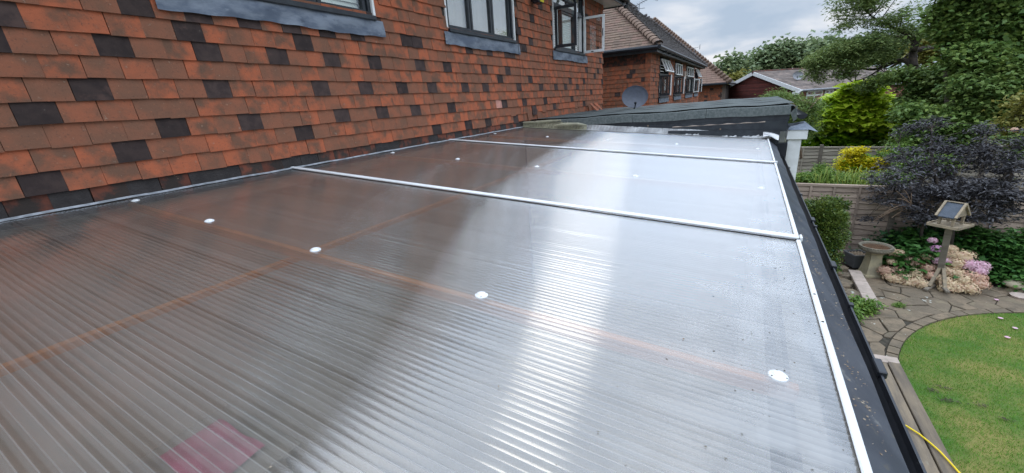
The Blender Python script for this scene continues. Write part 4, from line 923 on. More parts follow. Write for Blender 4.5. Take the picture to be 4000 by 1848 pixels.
one('mast', m_metal, t, ('tube', [P_ - Vector((0, 0, .5)), P_], .03, 6))

# ------------------------------------------------------------------ fences
def fence(name, Y, x0, posts, ztop, zbot, n, m_, label, battens, th=.10):
    f = empty(name, (posts[0], Y, G), label, 'fence'); rr = random.Random(int(Y))
    for a, b_ in zip(posts[:-1], posts[1:]):
        h = (ztop - .05 - zbot) / n
        for k in range(n):
            b = MB(); b.cr = rr.random(); z0 = zbot + h * (n - 1 - k); s1 = rr.uniform(0, 6); am = .010 * th / .10
            def fn(u, v):
                x = a + .045 + (b_ - a - .09) * u; wv = am * math.sin(x * 3.1 + s1) + am * .7 * math.sin(x * 8.3 + s1 * 2) + am * .5 * math.sin(x * 19 + s1)
                t = (0, .085, 1)[int(round(v * 2))]
                return (x, Y - .026 + .024 * t + (.014 if v < .2 else 0), z0 - .012 * 0 + (wv if v < .7 else 0) + (h * 1.16) * t)
            b.grid(fn, 22, 2)
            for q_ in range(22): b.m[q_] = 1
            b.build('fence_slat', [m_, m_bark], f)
        b = MB(); b.cr = .6; b.box((a + .04, Y - .045, ztop - .05), (b_ - .04, Y + .03, ztop), .004); b.build('top_rail', m_, f)
        for t_ in battens.get(a, (.25, .5, .75)):
            x = a + (b_ - a) * t_; b = MB(); b.cr = rr.random(); b.box((x - .02, Y - .05, zbot), (x + .02, Y - .027, ztop - .052), .003); b.build('batten', m_, f)
    for x in posts: 
        b = MB(); b.cr = .2; b.box((x - .045, Y - .06, G - .1), (x + .045, Y + .04, ztop + .06), .006); b.build('post', m_oldwood, f)
    return f
FY = 10.46
xw = lambda px, py, Y: W(px, py, Y=Y).x
fb = {4.12: [(xw(q_, yq, FY) - 4.12) / 1.83 for q_, yq in ((3160, 780), (3253, 770), (3340, 830))]}
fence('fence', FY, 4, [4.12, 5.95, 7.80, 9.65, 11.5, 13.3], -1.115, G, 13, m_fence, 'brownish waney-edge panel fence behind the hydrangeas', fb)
px0 = xw(3205, 600, 16.0)
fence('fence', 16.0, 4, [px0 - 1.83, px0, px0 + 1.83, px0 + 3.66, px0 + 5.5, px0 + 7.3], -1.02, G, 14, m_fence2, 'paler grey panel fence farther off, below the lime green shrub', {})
# ------------------------------------------------------------------ lawn, paving, walls
LC = (8.2, 5.6); LR = 3.0
def in_lawn(x, y): return x > 5.262 and ((y < LC[1]) or math.hypot(x - LC[0], y - LC[1]) < LR)
poly = [(5.262, -2), (15, -2), (15, LC[1])] + [(LC[0] + LR * math.cos(a), LC[1] + LR * math.sin(a)) for a in np.linspace(0, math.pi * .985, 40)] + [(5.262, 5.3)]
b = MB(); b.prism(poly, G - .05, G + .012); lawn = b.build('lawn', m_lawnbase, kind='structure')
n = 210000; X = rng.uniform(5.0, 11.5, n * 2); Y = rng.uniform(2.5, 8.8, n * 2)
ok = np.array([in_lawn(x, y) for x, y in zip(X, Y)]); X, Y = X[ok][:n], Y[ok][:n]; n = len(X)
h = rng.uniform(.014, .034, n); a = rng.uniform(0, 6.28, n); l = rng.normal(0, .012, (n, 2)); wv = .0022
V = np.empty((n, 3, 3)); zz = G + .011
V[:, 0] = np.stack([X - np.cos(a) * wv, Y - np.sin(a) * wv, np.full(n, zz)], 1); V[:, 1] = np.stack([X + np.cos(a) * wv, Y + np.sin(a) * wv, np.full(n, zz)], 1)
V[:, 2] = np.stack([X + l[:, 0], Y + l[:, 1], zz + h], 1)
np_mesh('grass', V.reshape(-1, 3), np.arange(n * 3).reshape(-1, 3), m_grass, None, rng.random(n), kind='stuff', label='mown grass of the round lawn with dry yellow patches', cat='grass')
pav = one('paving', m_joint, None, ('prism', [(4.2, 6.15), (5.3, 6.15), (5.45, 6.5), (6.2, 7.6), (7.2, 8.4), (8.5, 8.6), (14, 8.3), (14, 9.35), (4.2, 9.6)], G - .06, G + .004), kind='structure')
def clip(poly, p, n):
    o = []
    for i in range(len(poly)):
        a, b_ = poly[i], poly[(i + 1) % len(poly)]; da = (a[0] - p[0]) * n[0] + (a[1] - p[1]) * n[1]; db = (b_[0] - p[0]) * n[0] + (b_[1] - p[1]) * n[1]
        if da <= 0: o.append(a)
        if (da < 0) != (db < 0) and da != db: t = da / (da - db); o.append((a[0] + (b_[0] - a[0]) * t, a[1] + (b_[1] - a[1]) * t))
    return o
rr = random.Random(21); seeds = []
while len(seeds) < 240:
    x, y = rr.uniform(4.7, 9.2), rr.uniform(6.1, 9.5); md = .10 if rr.random() < .35 else .24
    if all(math.hypot(x - s_[0], y - s_[1]) > md for s_ in seeds): seeds.append((x, y))
    elif rr.random() < .002: break
cnt = 0
for i, s_ in enumerate(seeds):
    pl = [(4.75, 6.2), (9.3, 6.2), (9.3, 9.4), (4.75, 9.4)]
    for j, q_ in enumerate(seeds):
        if i == j or math.hypot(q_[0] - s_[0], q_[1] - s_[1]) > 1.4: continue
        dx, dy = q_[0] - s_[0], q_[1] - s_[1]; L_ = math.hypot(dx, dy); gap = rr.uniform(.004, .011)
        pl = clip(pl, (s_[0] + dx / 2 - dx / L_ * gap, s_[1] + dy / 2 - dy / L_ * gap), (dx, dy))
        if len(pl) < 3: break
    # cut by the ring of edging stones
    if len(pl) < 3: continue
    dx, dy = LC[0] - s_[0], LC[1] - s_[1]; L_ = math.hypot(dx, dy)
    if L_ < LR - .1: continue
    pl = clip(pl, (LC[0] - dx / L_ * (LR + .14), LC[1] - dy / L_ * (LR + .14)), (dx, dy))
    pl = clip(pl, (0, 6.31), (0, -1))
    if len(pl) < 3: continue
    pl2 = []
    for q in range(len(pl)):                        # rough, broken outlines
        a, b_ = pl[q], pl[(q + 1) % len(pl)]; L2 = math.hypot(b_[0] - a[0], b_[1] - a[1]); m_n = max(1, int(L2 / .09))
        if m_n == 1 and L2 < .03: pl2.append(a); continue
        for t in range(m_n): f = t / m_n; jx = rr.uniform(-.008, .008) if t else 0; pl2.append((a[0] + (b_[0] - a[0]) * f + jx, a[1] + (b_[1] - a[1]) * f + (rr.uniform(-.008, .008) if t else 0)))
    if len(pl2) < 4: continue
    b = MB(); b.cr = rr.random(); c0 = (sum(q[0] for q in pl2) / len(pl2), sum(q[1] for q in pl2) / len(pl2)); n = len(pl2); z = G + .022 + rr.uniform(-.006, .010); tx, ty = rr.uniform(-.02, .02), rr.uniform(-.02, .02)
    vs = [(q[0], q[1], G - .01) for q in pl2] + [(q[0], q[1], z - .006 + (q[0] - c0[0]) * tx + (q[1] - c0[1]) * ty) for q in pl2] + [(c0[0] + (q[0] - c0[0]) * .94, c0[1] + (q[1] - c0[1]) * .94, z + (q[0] - c0[0]) * tx + (q[1] - c0[1]) * ty) for q in pl2]
    b.add(vs, [(q, (q + 1) % n, n + (q + 1) % n, n + q) for q in range(n)] + [(n + q, n + (q + 1) % n, 2 * n + (q + 1) % n, 2 * n + q) for q in range(n)] + [tuple(range(2 * n, 3 * n))])
    b.build('paving_stone', m_stone, pav); cnt += 1
a = math.radians(171)
while a > math.radians(60):                         # edging stones round the lawn
    L_ = rr.uniform(.16, .42) / (LR + .06); a2 = a - L_; b = MB(); b.cr = rr.random(); pts = []
    for t in np.linspace(a - .004, a2 + .004, 4): pts.append((LC[0] + (LR + .125) * math.cos(t), LC[1] + (LR + .125) * math.sin(t)))
    for t in np.linspace(a2 + .004, a - .004, 4): pts.append((LC[0] + (LR + .008) * math.cos(t), LC[1] + (LR + .008) * math.sin(t)))
    b.prism(pts[::-1], G - .02, G + .028 + rr.uniform(-.004, .006)); b.build('edging_stone', m_stone, pav); a = a2
# timber edging step beside the lawn
st = empty('timber_step', (5.1, 5, G), 'weathered timber step edging running beside the lawn under the gutter', 'step')
for (x0, x1, y0, y1, cr_) in ((5.135, 5.262, 1.2, 6.16, .4), (4.985, 5.118, 1.2, 6.12, .8), (4.83, 4.97, 1.2, 6.05, .2)):
    b = MB(); b.cr = cr_; b.box((x0, y0, G - .06), (x1, y1, G + .05), .006); b.build('timber_board', m_sleeper, st)
b = MB(); b.cr = .9; b.prism([(4.80, 6.13), (5.118, 6.13), (5.262, 6.17), (5.262, 6.30), (4.80, 6.27)], G - .06, G + .046); b.build('timber_board', m_coping, st)
# low rubble wall with pale coping slabs
lw = empty('low_stone_wall', (5.2, 8.3, G), 'low mossy rubble wall with pale coping slabs below the clipped hedge', 'wall')
zc = -2.45
for (y0, y1) in ((7.62, 8.09), (8.10, 8.60), (8.61, 9.12)):
    b = MB(); b.cr = random.random(); b.box((5.165 + random.uniform(-.01, .01), y0, zc - .05), (5.36, y1, zc), .006); b.build('coping_slab', m_coping, lw)
for i in range(46):
    x, y = rr.uniform(4.62, 5.13), rr.uniform(7.5, 9.7); b = MB(); b.cr = rr.random(); r0 = rr.uniform(.07, .15); k = rr.randint(5, 7)
    ang_ = sorted(rr.uniform(0, 6.28) for _ in range(k)); pts = [(x + r0 * math.cos(t) * rr.uniform(.8, 1.2), y + r0 * math.sin(t) * rr.uniform(.8, 1.2)) for t in [6.28 * q / k + rr.uniform(-.3, .3) for q in range(k)]]
    b.prism(pts, G, zc - .03 + rr.uniform(-.03, .03)); b.build('rubble_stone', m_stone, lw)
for i in range(9):
    b = MB(); b.cr = rr.random(); y = 7.62 + i * .165; b.box((5.175, y, G), (5.345, y + .155, zc - .052), .01); b.build('rubble_stone', m_stone, lw)
# planter
pc = W(3345, 1050, Z=G); pl_ = empty('square_planter', (pc.x, pc.y, G), 'dark grey square planter of bare soil between hedge and bird bath', 'planter')
def frustum(b, c, r0, r1, z0, z1, rot=0):
    Mx = Matrix.Translation(c) @ Matrix.Rotation(rot, 4, 'Z')
    b.add([Mx @ Vector((sx * r_, sy * r_, z)) for r_, z in ((r0, z0), (r1, z1)) for sx, sy in ((-1, -1), (1, -1), (1, 1), (-1, 1))], [(0, 1, 5, 4), (1, 2, 6, 5), (2, 3, 7, 6), (3, 0, 4, 7), (3, 2, 1, 0)])
pcc = Vector((pc.x, pc.y + .12, G + .02))
b = MB(); frustum(b, pcc, .115, .155, 0, .27, .45)
Mx = Matrix.Translation(pcc) @ Matrix.Rotation(.45, 4, 'Z')
for (p, q_) in (((-.165, -.165, .25), (.165, -.14, .275)), ((-.165, .14, .25), (.165, .165, .275)), ((-.165, -.139, .25), (-.14, .139, .275)), ((.14, -.139, .25), (.165, .139, .275))): b.box(p, q_, 0, Mx)
b.build('pot', m_pot, pl_); b = MB(); b.grid(lambda u, v: Mx @ Vector((-.14 + .28 * u, -.14 + .28 * v, .245 + .012 * math.sin(u * 31 + v * 17))), 10, 10); b.build('soil', m_deadleaf, pl_)
# bird bath
bc = W(3400, 1083, Z=G); bc.y += .08; bb = empty('bird_bath', (bc.x, bc.y, G), 'cast stone bird bath on a waisted square pedestal', 'bird bath')
b = MB(); prof_ = [(.150, 0), (.150, .035), (.128, .05), (.105, .20), (.088, .36), (.088, .42), (.115, .47)]
for (r0, z0), (r1, z1) in zip(prof_[:-1], prof_[1:]): frustum(b, Vector((bc.x, bc.y, G + .015)), r0, r1, z0, z1, .30)
b.build('pedestal', m_cast, bb)
bz = G + .485
one('bowl', m_castrim, bb, ('lathe', (bc.x, bc.y, bz), [(.10, 0), (.20, .015), (.243, .05), (.250, .075), (.243, .10), (.250, .115), (.238, .122), (.215, .112), (.19, .07), (.02, .045)], 36))
b = MB()
for k in range(30): a = 6.283 * k / 30; b.beam((bc.x + .247 * math.cos(a), bc.y + .247 * math.sin(a), bz + .063), (bc.x + .252 * math.cos(a + .13), bc.y + .252 * math.sin(a + .13), bz + .105), .012, .012)
b.build('rope_moulding', m_castrim, bb, kind='stuff')
one('water', m_water, bb, ('lathe', (bc.x, bc.y, bz + .088), [(.001, 0), (.198, 0), (.198, .002), (.001, .002)], 30))
# bird table
bt0 = W(3657, 1118, Z=G); R0 = W(3695, 788, Z=-1.075); R1 = W(3775, 800, Z=-1.075); E0 = W(3641, 838, Z=-1.275); E1 = W(3721, 857, Z=-1.275)
bt = empty('bird_table', (bt0.x, bt0.y, G), 'wooden bird table with grey pitched roof on a post above the hydrangeas', 'bird table')
B0, B1 = Vector((2 * R0.x - E0.x, 2 * R0.y - E0.y, -1.275)), Vector((2 * R1.x - E1.x, 2 * R1.y - E1.y, -1.275))
ctr = (R0 + R1) / 2; ru = (R1 - R0); ru.z = 0; rl = ru.length; ru.normalize(); rv = Vector((-ru.y, ru.x, 0)); rv = rv if rv.dot(B0 - E0) > 0 else -rv
hwid = abs((E0 - R0).dot(rv)) 
def RP(a, c, z): return ctr + ru * a + rv * c + Vector((0, 0, z - ctr.z))
hl_ = rl / 2 + .01; hwid = max(.17, min(.23, hwid))
for sg in (-1, 1):
    b = MB(); p = [RP(-hl_ + .03, 0, -1.07), RP(hl_ - .03, 0, -1.07), RP(hl_ - .03, sg * hwid, -1.275), RP(-hl_ + .03, sg * hwid, -1.275)]
    b.add(p + [v - Vector((0, 0, .012)) for v in p], [(0, 1, 2, 3), (7, 6, 5, 4), (0, 4, 5, 1), (1, 5, 6, 2), (2, 6, 7, 3), (3, 7, 4, 0)]); b.build('roof_panel', m_slate, bt)
    for e_ in (-1, 1): 
        b = MB(); b.cr = .9; b.beam(RP(e_ * (hl_ - .012), 0, -1.062), RP(e_ * (hl_ - .012), sg * (hwid + .012), -1.275), .032, .03, 0, (0, 0, 1), .003); b.build('barge_board', m_pinewood, bt)
b = MB(); b.cr = .5; b.beam(RP(-hl_, 0, -1.060), RP(hl_, 0, -1.060), .03, .012); b.build('ridge_strip', m_pinewood, bt)
for e_ in (-1, 1):
    b = MB(); b.cr = .7; o_ = e_ * (hl_ - .035); p = [RP(o_, 0, -1.085), RP(o_, hwid * .86, -1.275), RP(o_, -hwid * .86, -1.275)]
    b.add(p + [v + ru * .01 for v in p], [(0, 1, 2), (5, 4, 3), (0, 3, 4, 1), (1, 4, 5, 2), (2, 5, 3, 0)]); b.build('gable_board', m_pinewood, bt)
tz = -1.43
for a in (-hl_ + .05, hl_ - .05):
    for c in (-.13, .13): b = MB(); b.cr = random.random(); b.beam(RP(a, c, tz + .01), RP(a, c, -1.26), .034, .034, 0, ru, .003); b.build('roof_post', m_pinewood, bt)
def slab(b, a0, a1, c0, c1, z0, z1):
    p = [RP(a, c, z) for z in (z0, z1) for c in (c0, c1) for a in (a0, a1)]; b.add(p, [(0, 2, 3, 1), (4, 5, 7, 6), (0, 1, 5, 4), (2, 6, 7, 3), (0, 4, 6, 2), (1, 3, 7, 5)])
ta, tc_ = hl_ + .055, .215
b = MB(); slab(b, -ta, ta, -tc_, tc_, tz - .018, tz); b.build('platform', m_pinewood, bt)
for q_ in ((-ta, ta, -tc_ - .014, -tc_), (-ta, ta, tc_, tc_ + .014), (-ta - .014, -ta, -tc_, tc_), (ta, ta + .014, -tc_, tc_)):
    b = MB(); b.cr = random.random(); slab(b, *q_, tz - .02, tz + .022); b.build('platform_lip', m_pinewood, bt)
ctop = Vector((ctr.x, ctr.y, tz - .02)); pb = Vector((bt0.x, bt0.y, G + .12))
b = MB(); b.cr = .3; b.beam(pb, ctop, .085, .085, .3, (0, 1, 0), .006); b.build('post', m_oldwood, bt)
F1 = W(3558, 1168, Z=G + .04); F2 = W(3738, 1196, Z=G + .04); c0 = Vector((pb.x, pb.y, G + .04))
F1 = c0 + (F1 - c0).normalized() * .46; F2 = c0 + (F2 - c0).normalized() * .46
for P_ in (F1, F2):
    b = MB(); b.cr = random.random(); zz = .035 if P_ is F2 else 0; q_ = 2 * c0 - P_; b.beam((P_.x, P_.y, G + .062 + zz), (q_.x, q_.y, G + .062 + zz), .055, .034, 0, (0, 0, 1), .004); b.build('foot', m_oldwood, bt)
    for e_ in (P_, q_):
        dd = (e_ - c0).normalized(); b = MB(); b.cr = random.random(); b.beam(c0 + dd * .33 + Vector((0, 0, .05)), c0 + dd * .035 + Vector((0, 0, .36)), .045, .05); b.build('brace', m_pinewood, bt)
# hose, ornament, odds and ends
hp = [W(x, y, Z=G + .07) for x, y in ((3480, 1618), (3515, 1648), (3550, 1670), (3590, 1695), (3630, 1727), (3670, 1762), (3710, 1805), (3750, 1850), (3790, 1905))]
tag(one('garden_hose', m_hose, None, ('tube', hp, .0085, 8), smooth=True), 'yellow garden hose trailing over the timber step onto the lawn', 'hose')
p = W(3968, 1150, Z=G); tag(one('stone_mushroom', m_cast, None, ('lathe', (p.x, p.y + .1, G), [(.10, 0), (.09, .04), (.06, .06), (.06, .10), (.13, .11), (.14, .14), (.10, .18), (.03, .20)], 20), smooth=True), 'small pale domed stone ornament at the edge of the paving', 'ornament')
p = W(3985, 1165, Z=G); tag(one('loose_stone', m_coping, None, ('lathe', (p.x, p.y, G + .02), [(.12, 0), (.13, .03), (.08, .05), (.01, .055)], 9)), 'flat pale stone lying in front of the domed ornament', 'stone')
p = W(3776, 562, Y=14.2); tag(one('garden_bowl', m_cast, None, ('lathe', (p.x, p.y, p.z - .05), [(.03, -1.3), (.05, -.2), (.12, -.1), (.30, .0), (.31, .05), (.28, .06), (.02, .03)], 18)), 'pale flat bowl showing above the black foliage in the next garden', 'bowl')
for i, (x, y) in enumerate(((3908, 1243), (3965, 1282), (3935, 1318), (3892, 1171))):
    q_ = W(x, y, Z=G + .035); tag(one('fallen_petals', m_fpink, None, ('lathe', (q_.x, q_.y, q_.z), [(.022, 0), (.030, .006), (.012, .012), (.002, .012)], 6)), 'fallen pale pink petal on ' + ('the grass near the paving', 'the grass by the picture edge', 'the grass, nearest the camera', 'the paving before the dark shrub')[i], 'petal', 'fallen petals')
# ------------------------------------------------------------------ vegetation
def unit(v): return v / np.maximum(1e-9, np.linalg.norm(v, axis=1, keepdims=True))
def leaves_at(P, L, asp, flat=.5, droop=.2, up_bias=.6, dirs=None):
    """P base points; returns folded four-corner leaves"""
    n = len(P); a = rng.uniform(0, 2 * np.pi, n)
    d = np.stack([np.cos(a), np.sin(a), rng.normal(-droop, flat * .6, n)], 1)
    if dirs is not None: d = d * .6 + dirs
    d = unit(d); u = rng.normal(0, 1, (n, 3)) * (1 - up_bias); u[:, 2] += up_bias + .05; s = unit(np.cross(d, u)); nn_ = np.cross(s, d)
    L = L * rng.uniform(.65, 1.25, (n, 1)); Wd = L * asp
    mid = P + d * L * .45; fold = nn_ * Wd * .18
    V = np.stack([P, mid + s * Wd * .5 + fold, P + d * L - nn_ * L * .10, mid - s * Wd * .5 + fold], 1)
    return V.reshape(-1, 3)
def blob_clumps(bl, per, shell=.55):
    """bl = (px, py, rx, ry, Y, count[, depth factor]) -> clump centres inside an ellipsoid standing in the place"""
    cx_, cy_, rx, ry, Yd, cnt = bl[:6]; df = bl[6] if len(bl) > 6 else .8
    c = W(cx_, cy_, Y=Yd); s_ = (c - CAM).dot(fw) / F_PX
    hx = Vector((rt.x, rt.y, 0)).normalized(); hy = Vector((-hx.y, hx.x, 0))
    m_ = max(3, int(cnt / per)); v = unit(rng.normal(0, 1, (m_, 3))) * (rng.uniform(0, 1, (m_, 1)) ** shell)
    A = np.array([[hx.x * rx * s_, hx.y * rx * s_, 0], [hy.x * df * (rx + ry) / 2 * s_, hy.y * df * (rx + ry) / 2 * s_, 0], [0, 0, ry * s_]])
    return np.array(c) + v @ A, np.array(c)
def foliage(name, blobs, L, asp, m_, parent, per=40, cr=.16, shell=.55, flat=.5, droop=.2, up_bias=.6, cflat=.6, out=0.0, zmin=None, **k):
    VS = []; RN = []; CC = []
    for bl in blobs:
        cc, c0 = blob_clumps(bl, per, shell); CC.append(cc)
        n = int(bl[5]); idx = rng.integers(0, len(cc), n); off = rng.normal(0, 1, (n, 3)) * cr; off[:, 2] *= cflat
        P = cc[idx] + off; dirs = unit(P - c0) * out if out else None
        if zmin is not None: P[:, 2] = np.maximum(P[:, 2], zmin + rng.uniform(0, .05, n))
        VS.append(leaves_at(P, L, asp, flat, droop, up_bias, dirs)); tone = rng.random(len(cc)) * .6
        RN.append(np.clip(tone[idx] + rng.random(n) * .45, 0, 1))
    V = np.concatenate(VS); F = np.arange(len(V)).reshape(-1, 4)
    o = np_mesh(name, V, F, m_, parent, np.concatenate(RN), **k); return o, np.concatenate(CC)
def branches(name, m_, parent, lines, twigs=None, root=None, r0=.03, nmax=60, n=5):
    b = MB()
    for pts, ra, rb in lines:
        m2 = len(pts); b.tube(pts, [ra + (rb - ra) * i / (m2 - 1) for i in range(m2)], 7)
    if twigs is not None:
        nodes = [Vector(p) for pts, _, _ in lines for p in pts]
        for t in twigs[rng.permutation(len(twigs))[:nmax]]:
            t = Vector(t); q = min(nodes, key=lambda p: (p - t).length + random.uniform(0, .3) * (p - t).length); mid = (t + q) / 2 + Vector((random.uniform(-.1, .1), random.uniform(-.1, .1), random.uniform(-.02, .12))) * (t - q).length
            b.tube([q, mid, t], [r0, r0 * .6, r0 * .25], n)
    return b.build(name, m_, parent, True)
def plant(name, px, py, Y, label, cat, group=None, z=None):
    p = W(px, py, Y=Y); return empty(name, (p.x, Y, G if z is None else z), label, cat, group)
def smooth_line(pp, sub=4):
    pp = [Vector(p) for p in pp]; o = []
    for i in range(len(pp) - 1):
        p0, p1, p2, p3 = pp[max(0, i - 1)], pp[i], pp[i + 1], pp[min(len(pp) - 1, i + 2)]
        for k in range(sub):
            t = k / sub; o.append(.5 * ((2 * p1) + (p2 - p0) * t + (2 * p0 - 5 * p1 + 4 * p2 - p3) * t * t + (3 * p1 - p0 - 3 * p2 + p3) * t ** 3))
    return o + [pp[-1]]
PX = lambda pts, Y: [W(x, y, Y=Y + (i * .12)) for i, (x, y) in enumerate(pts)]
# --- great ash tree, limbs traced where they stand
Y1 = 17.0
ash = plant('ash_tree', 3600, 700, Y1, 'large ash tree with bent bare limbs and feathery sprays over the bungalow roof', 'tree')
lines = [(smooth_line([Vector((W(3610, 500, Y=Y1).x + .2, Y1, G))] + PX([(3605, 480), (3588, 330), (3568, 262)], Y1)), .20, .13),
         (smooth_line(PX([(3568, 262), (3566, 215), (3572, 165), (3556, 141), (3520, 146), (3470, 143), (3420, 152), (3370, 175)], Y1)), .11, .02),
         (smooth_line(PX([(3570, 262), (3540, 238), (3500, 240), (3450, 262), (3400, 272), (3340, 262)], Y1)), .09, .02),
         (smooth_line(PX([(3560, 205), (3620, 190), (3640, 188), (3610, 185), (3560, 205), (3520, 238), (3480, 262)], Y1 + .3)), .06, .03),
         (smooth_line(PX([(3556, 141), (3510, 118), (3450, 90), (3400, 60), (3370, 20)], Y1)), .05, .012),
         (smooth_line(PX([(3420, 152), (3380, 190), (3320, 215), (3250, 235), (3200, 255)], Y1)), .035, .008),
         (smooth_line(PX([(3570, 200), (3600, 120), (3640, 60), (3690, 10), (3700, -60)], Y1)), .08, .02),
         (smooth_line(PX([(3450, 262), (3390, 300), (3330, 320)], Y1)), .03, .008)]
bl = [(3370, 22, 105, 34, Y1, 1500), (3325, 95, 62, 30, Y1, 600), (3290, 60, 40, 25, Y1, 330), (3450, 95, 80, 34, Y1, 1100), (3560, 40, 80, 36, Y1, 420), (3400, 165, 110, 30, Y1, 2100), (3500, 190, 50, 14, Y1, 350), (3330, 190, 90, 40, Y1, 3000), (3265, 205, 60, 36, Y1, 2100), (3230, 240, 72, 26, Y1, 2300), (3340, 245, 95, 24, Y1, 2300), (3200, 262, 45, 18, Y1, 700),
      (3440, 225, 70, 22, Y1, 1300), (3290, 292, 45, 15, Y1, 600), (3470, 300, 60, 22, Y1, 1300), (3555, 110, 55, 26, Y1, 500), (3640, 120, 45, 36, Y1, 700), (3220, 215, 40, 22, Y1, 700), (3190, 235, 35, 20, Y1, 500), (3175, 290, 25, 25, Y1, 260), (3200, 300, 18, 22, Y1, 260), (3420, -40, 200, 60, Y1, 3000), (3400, 335, 60, 18, Y1, 900)]
o, cc = foliage('crown', bl, .115, .26, m_ash, ash, per=30, cr=.13, flat=.45, droop=.25, cflat=.45)
branches('limbs', m_bark, ash, lines, cc, r0=.016, nmax=170)
# --- big dark maple-like tree filling the right
Y2 = 15.0
tr = plant('broadleaf_tree', 3760, 500, Y2, 'dense dark green tree filling the top right corner, ivy on its trunk', 'tree')
lines = [(smooth_line([Vector((W(3740, 500, Y=Y2).x + .1, Y2, G))] + PX([(3738, 420), (3728, 250), (3722, 190), (3735, 140), (3765, 95), (3760, 30), (3740, -60)], Y2)), .26, .10),
         (smooth_line(PX([(3735, 140), (3700, 120), (3660, 100), (3620, 60)], Y2)), .06, .02), (smooth_line(PX([(3765, 95), (3810, 60), (3840, 20), (3900, -60)], Y2)), .14, .06),
         (smooth_line(PX([(3765, 95), (3840, 110), (3920, 130), (3990, 120)], Y2)), .07, .02), (smooth_line(PX([(3730, 230), (3800, 240), (3880, 225), (3960, 240)], Y2)), .05, .015)]
bl = [(3740, 45, 75, 60, Y2, 2300), (3860, 30, 90, 60, Y2, 4200), (3975, 50, 80, 80, Y2, 4800), (3720, 110, 55, 40, Y2, 1500), (3830, 130, 85, 55, Y2, 4600), (3950, 160, 95, 70, Y2, 5600), (3800, 215, 80, 45, Y2 - .5, 3600), (3900, 250, 100, 55, Y2 - .5, 5200), (3990, 270, 70, 60, Y2 - .5, 3600), (3900, -80, 220, 90, Y2, 5000), (4080, 120, 80, 200, Y2, 4500), (3690, 25, 35, 30, Y2, 500)]
o, cc = foliage('crown', bl, .13, .62, m_dark, tr, per=34, cr=.17, flat=.5, cflat=.5)
branches('limbs', m_bark, tr, lines, cc, r0=.02, nmax=140)
foliage('ivy', [(3730, 180, 22, 45, Y2, 900), (3745, 110, 26, 30, Y2, 500)], .07, .9, m_ivy, tr, per=20, cr=.08)
# --- shrubs and small trees massed below it
masses = [
 ('garden_tree', 'mid green garden tree below the ash limbs, right of the bungalow', m_mid, 16.3, [(3620, 330, 75, 40), (3690, 300, 70, 42), (3590, 400, 80, 50), (3700, 380, 80, 50), (3490, 300, 50, 20), (3560, 290, 40, 16)], .12, .6, 3000),
 ('garden_tree', 'brighter leafy tree with yellowing patches at the right edge', m_mid, 14.1, [(3800, 330, 80, 50), (3900, 340, 85, 55), (3990, 360, 60, 60), (3850, 400, 95, 50), (3960, 440, 80, 60)], .115, .6, 3900),
 ('dark_shrub', 'dark green shrub mass between the black elder and the trees', m_dark, 14.0, [(3640, 470, 90, 45), (3720, 470, 95, 50), (3590, 530, 90, 30), (3800, 500, 90, 45), (3560, 440, 50, 40), (3700, 540, 110, 40)], .11, .6, 2800),
 ('low_shrub', 'low mid green shrub between the lime shrub and the black elder', m_mid, 17.2, [(3560, 560, 70, 22), (3660, 585, 60, 20), (3500, 570, 40, 20)], .12, .6, 1800),
 ('olive_shrub', 'yellow green shrub hanging at the right picture edge', m_olive, 11.6, [(3975, 500, 50, 50), (4010, 430, 40, 70)], .08, .6, 1500),
 ('rose_bush', 'rose bush with one pink bloom at the right edge', m_mid, 11.3, [(3975, 545, 45, 36), (3990, 620, 40, 50)], .07, .7, 1200)]
for nm, lab, m_, Yd, bls, L, asp, cnt in masses:
    t = plant(nm, bls[0][0], 700, Yd, lab, 'shrub' if 'tree' not in nm else 'tree', None)
    o, cc = foliage('crown', [(*q, Yd, cnt * (q[2] * q[3]) / 4500) for q in bls], L, asp, m_, t, per=30, cr=.13, cflat=.5)
    c0 = W(bls[0][0], bls[0][1], Y=Yd); 
    branches('stems', m_bark, t, [([Vector((c0.x, Yd, G)), (c0 + Vector((c0.x, Yd, G))) / 2 + Vector((.1, 0, 0)), c0], .07, .02)], cc, r0=.014, nmax=60)
rb = [o for o in COL.objects if o.name == 'rose_bush'][0]
p = W(3962, 510, Y=11.0); one('rose_bloom', m_fpeach, rb, ('lathe', p, [(.001, -.03), (.04, -.01), (.055, .02), (.03, .05), (.001, .04)], 9))
# golden foliage seen through the gap and background trees
backs = [
 ('golden_tree', 'yellow green tree glimpsed through the gap between the dark trunks', m_olive, 26, [(3690, 165, 55, 50), (3780, 170, 60, 40), (3640, 200, 40, 40)], .22, .7, 1800, 'tree'),
 ('distant_tree', 'small pointed grey-green tree left of the bungalow gable', m_far, 52, [(2858, 262, 26, 40), (2880, 282, 36, 40), (2838, 285, 24, 28), (2892, 248, 10, 22), (2850, 235, 9, 16)], .50, .7, 1500, 'tree'),
 ('distant_tree', 'yellowing low tree just above the second brown roof', m_olive, 49, [(2860, 318, 45, 24), (2900, 312, 26, 18)], .42, .7, 900, 'tree'),
 ('distant_tree', 'rounded green tree with a tufted top rising behind the bungalow ridge', m_far, 58, [(3010, 245, 70, 32), (3060, 192, 20, 26), (3000, 215, 40, 26), (3090, 225, 70, 36), (2955, 255, 25, 25), (3150, 235, 50, 40), (3085, 178, 12, 14), (3170, 185, 22, 22)], .50, .7, 1900, 'tree'),
 ('distant_tree', 'leafy tree behind the bungalow roof, hidden in part by the ash sprays', m_far, 56, [(3230, 200, 60, 45), (3300, 215, 70, 45), (3400, 200, 70, 50), (3500, 180, 40, 60)], .50, .7, 1600, 'tree')]
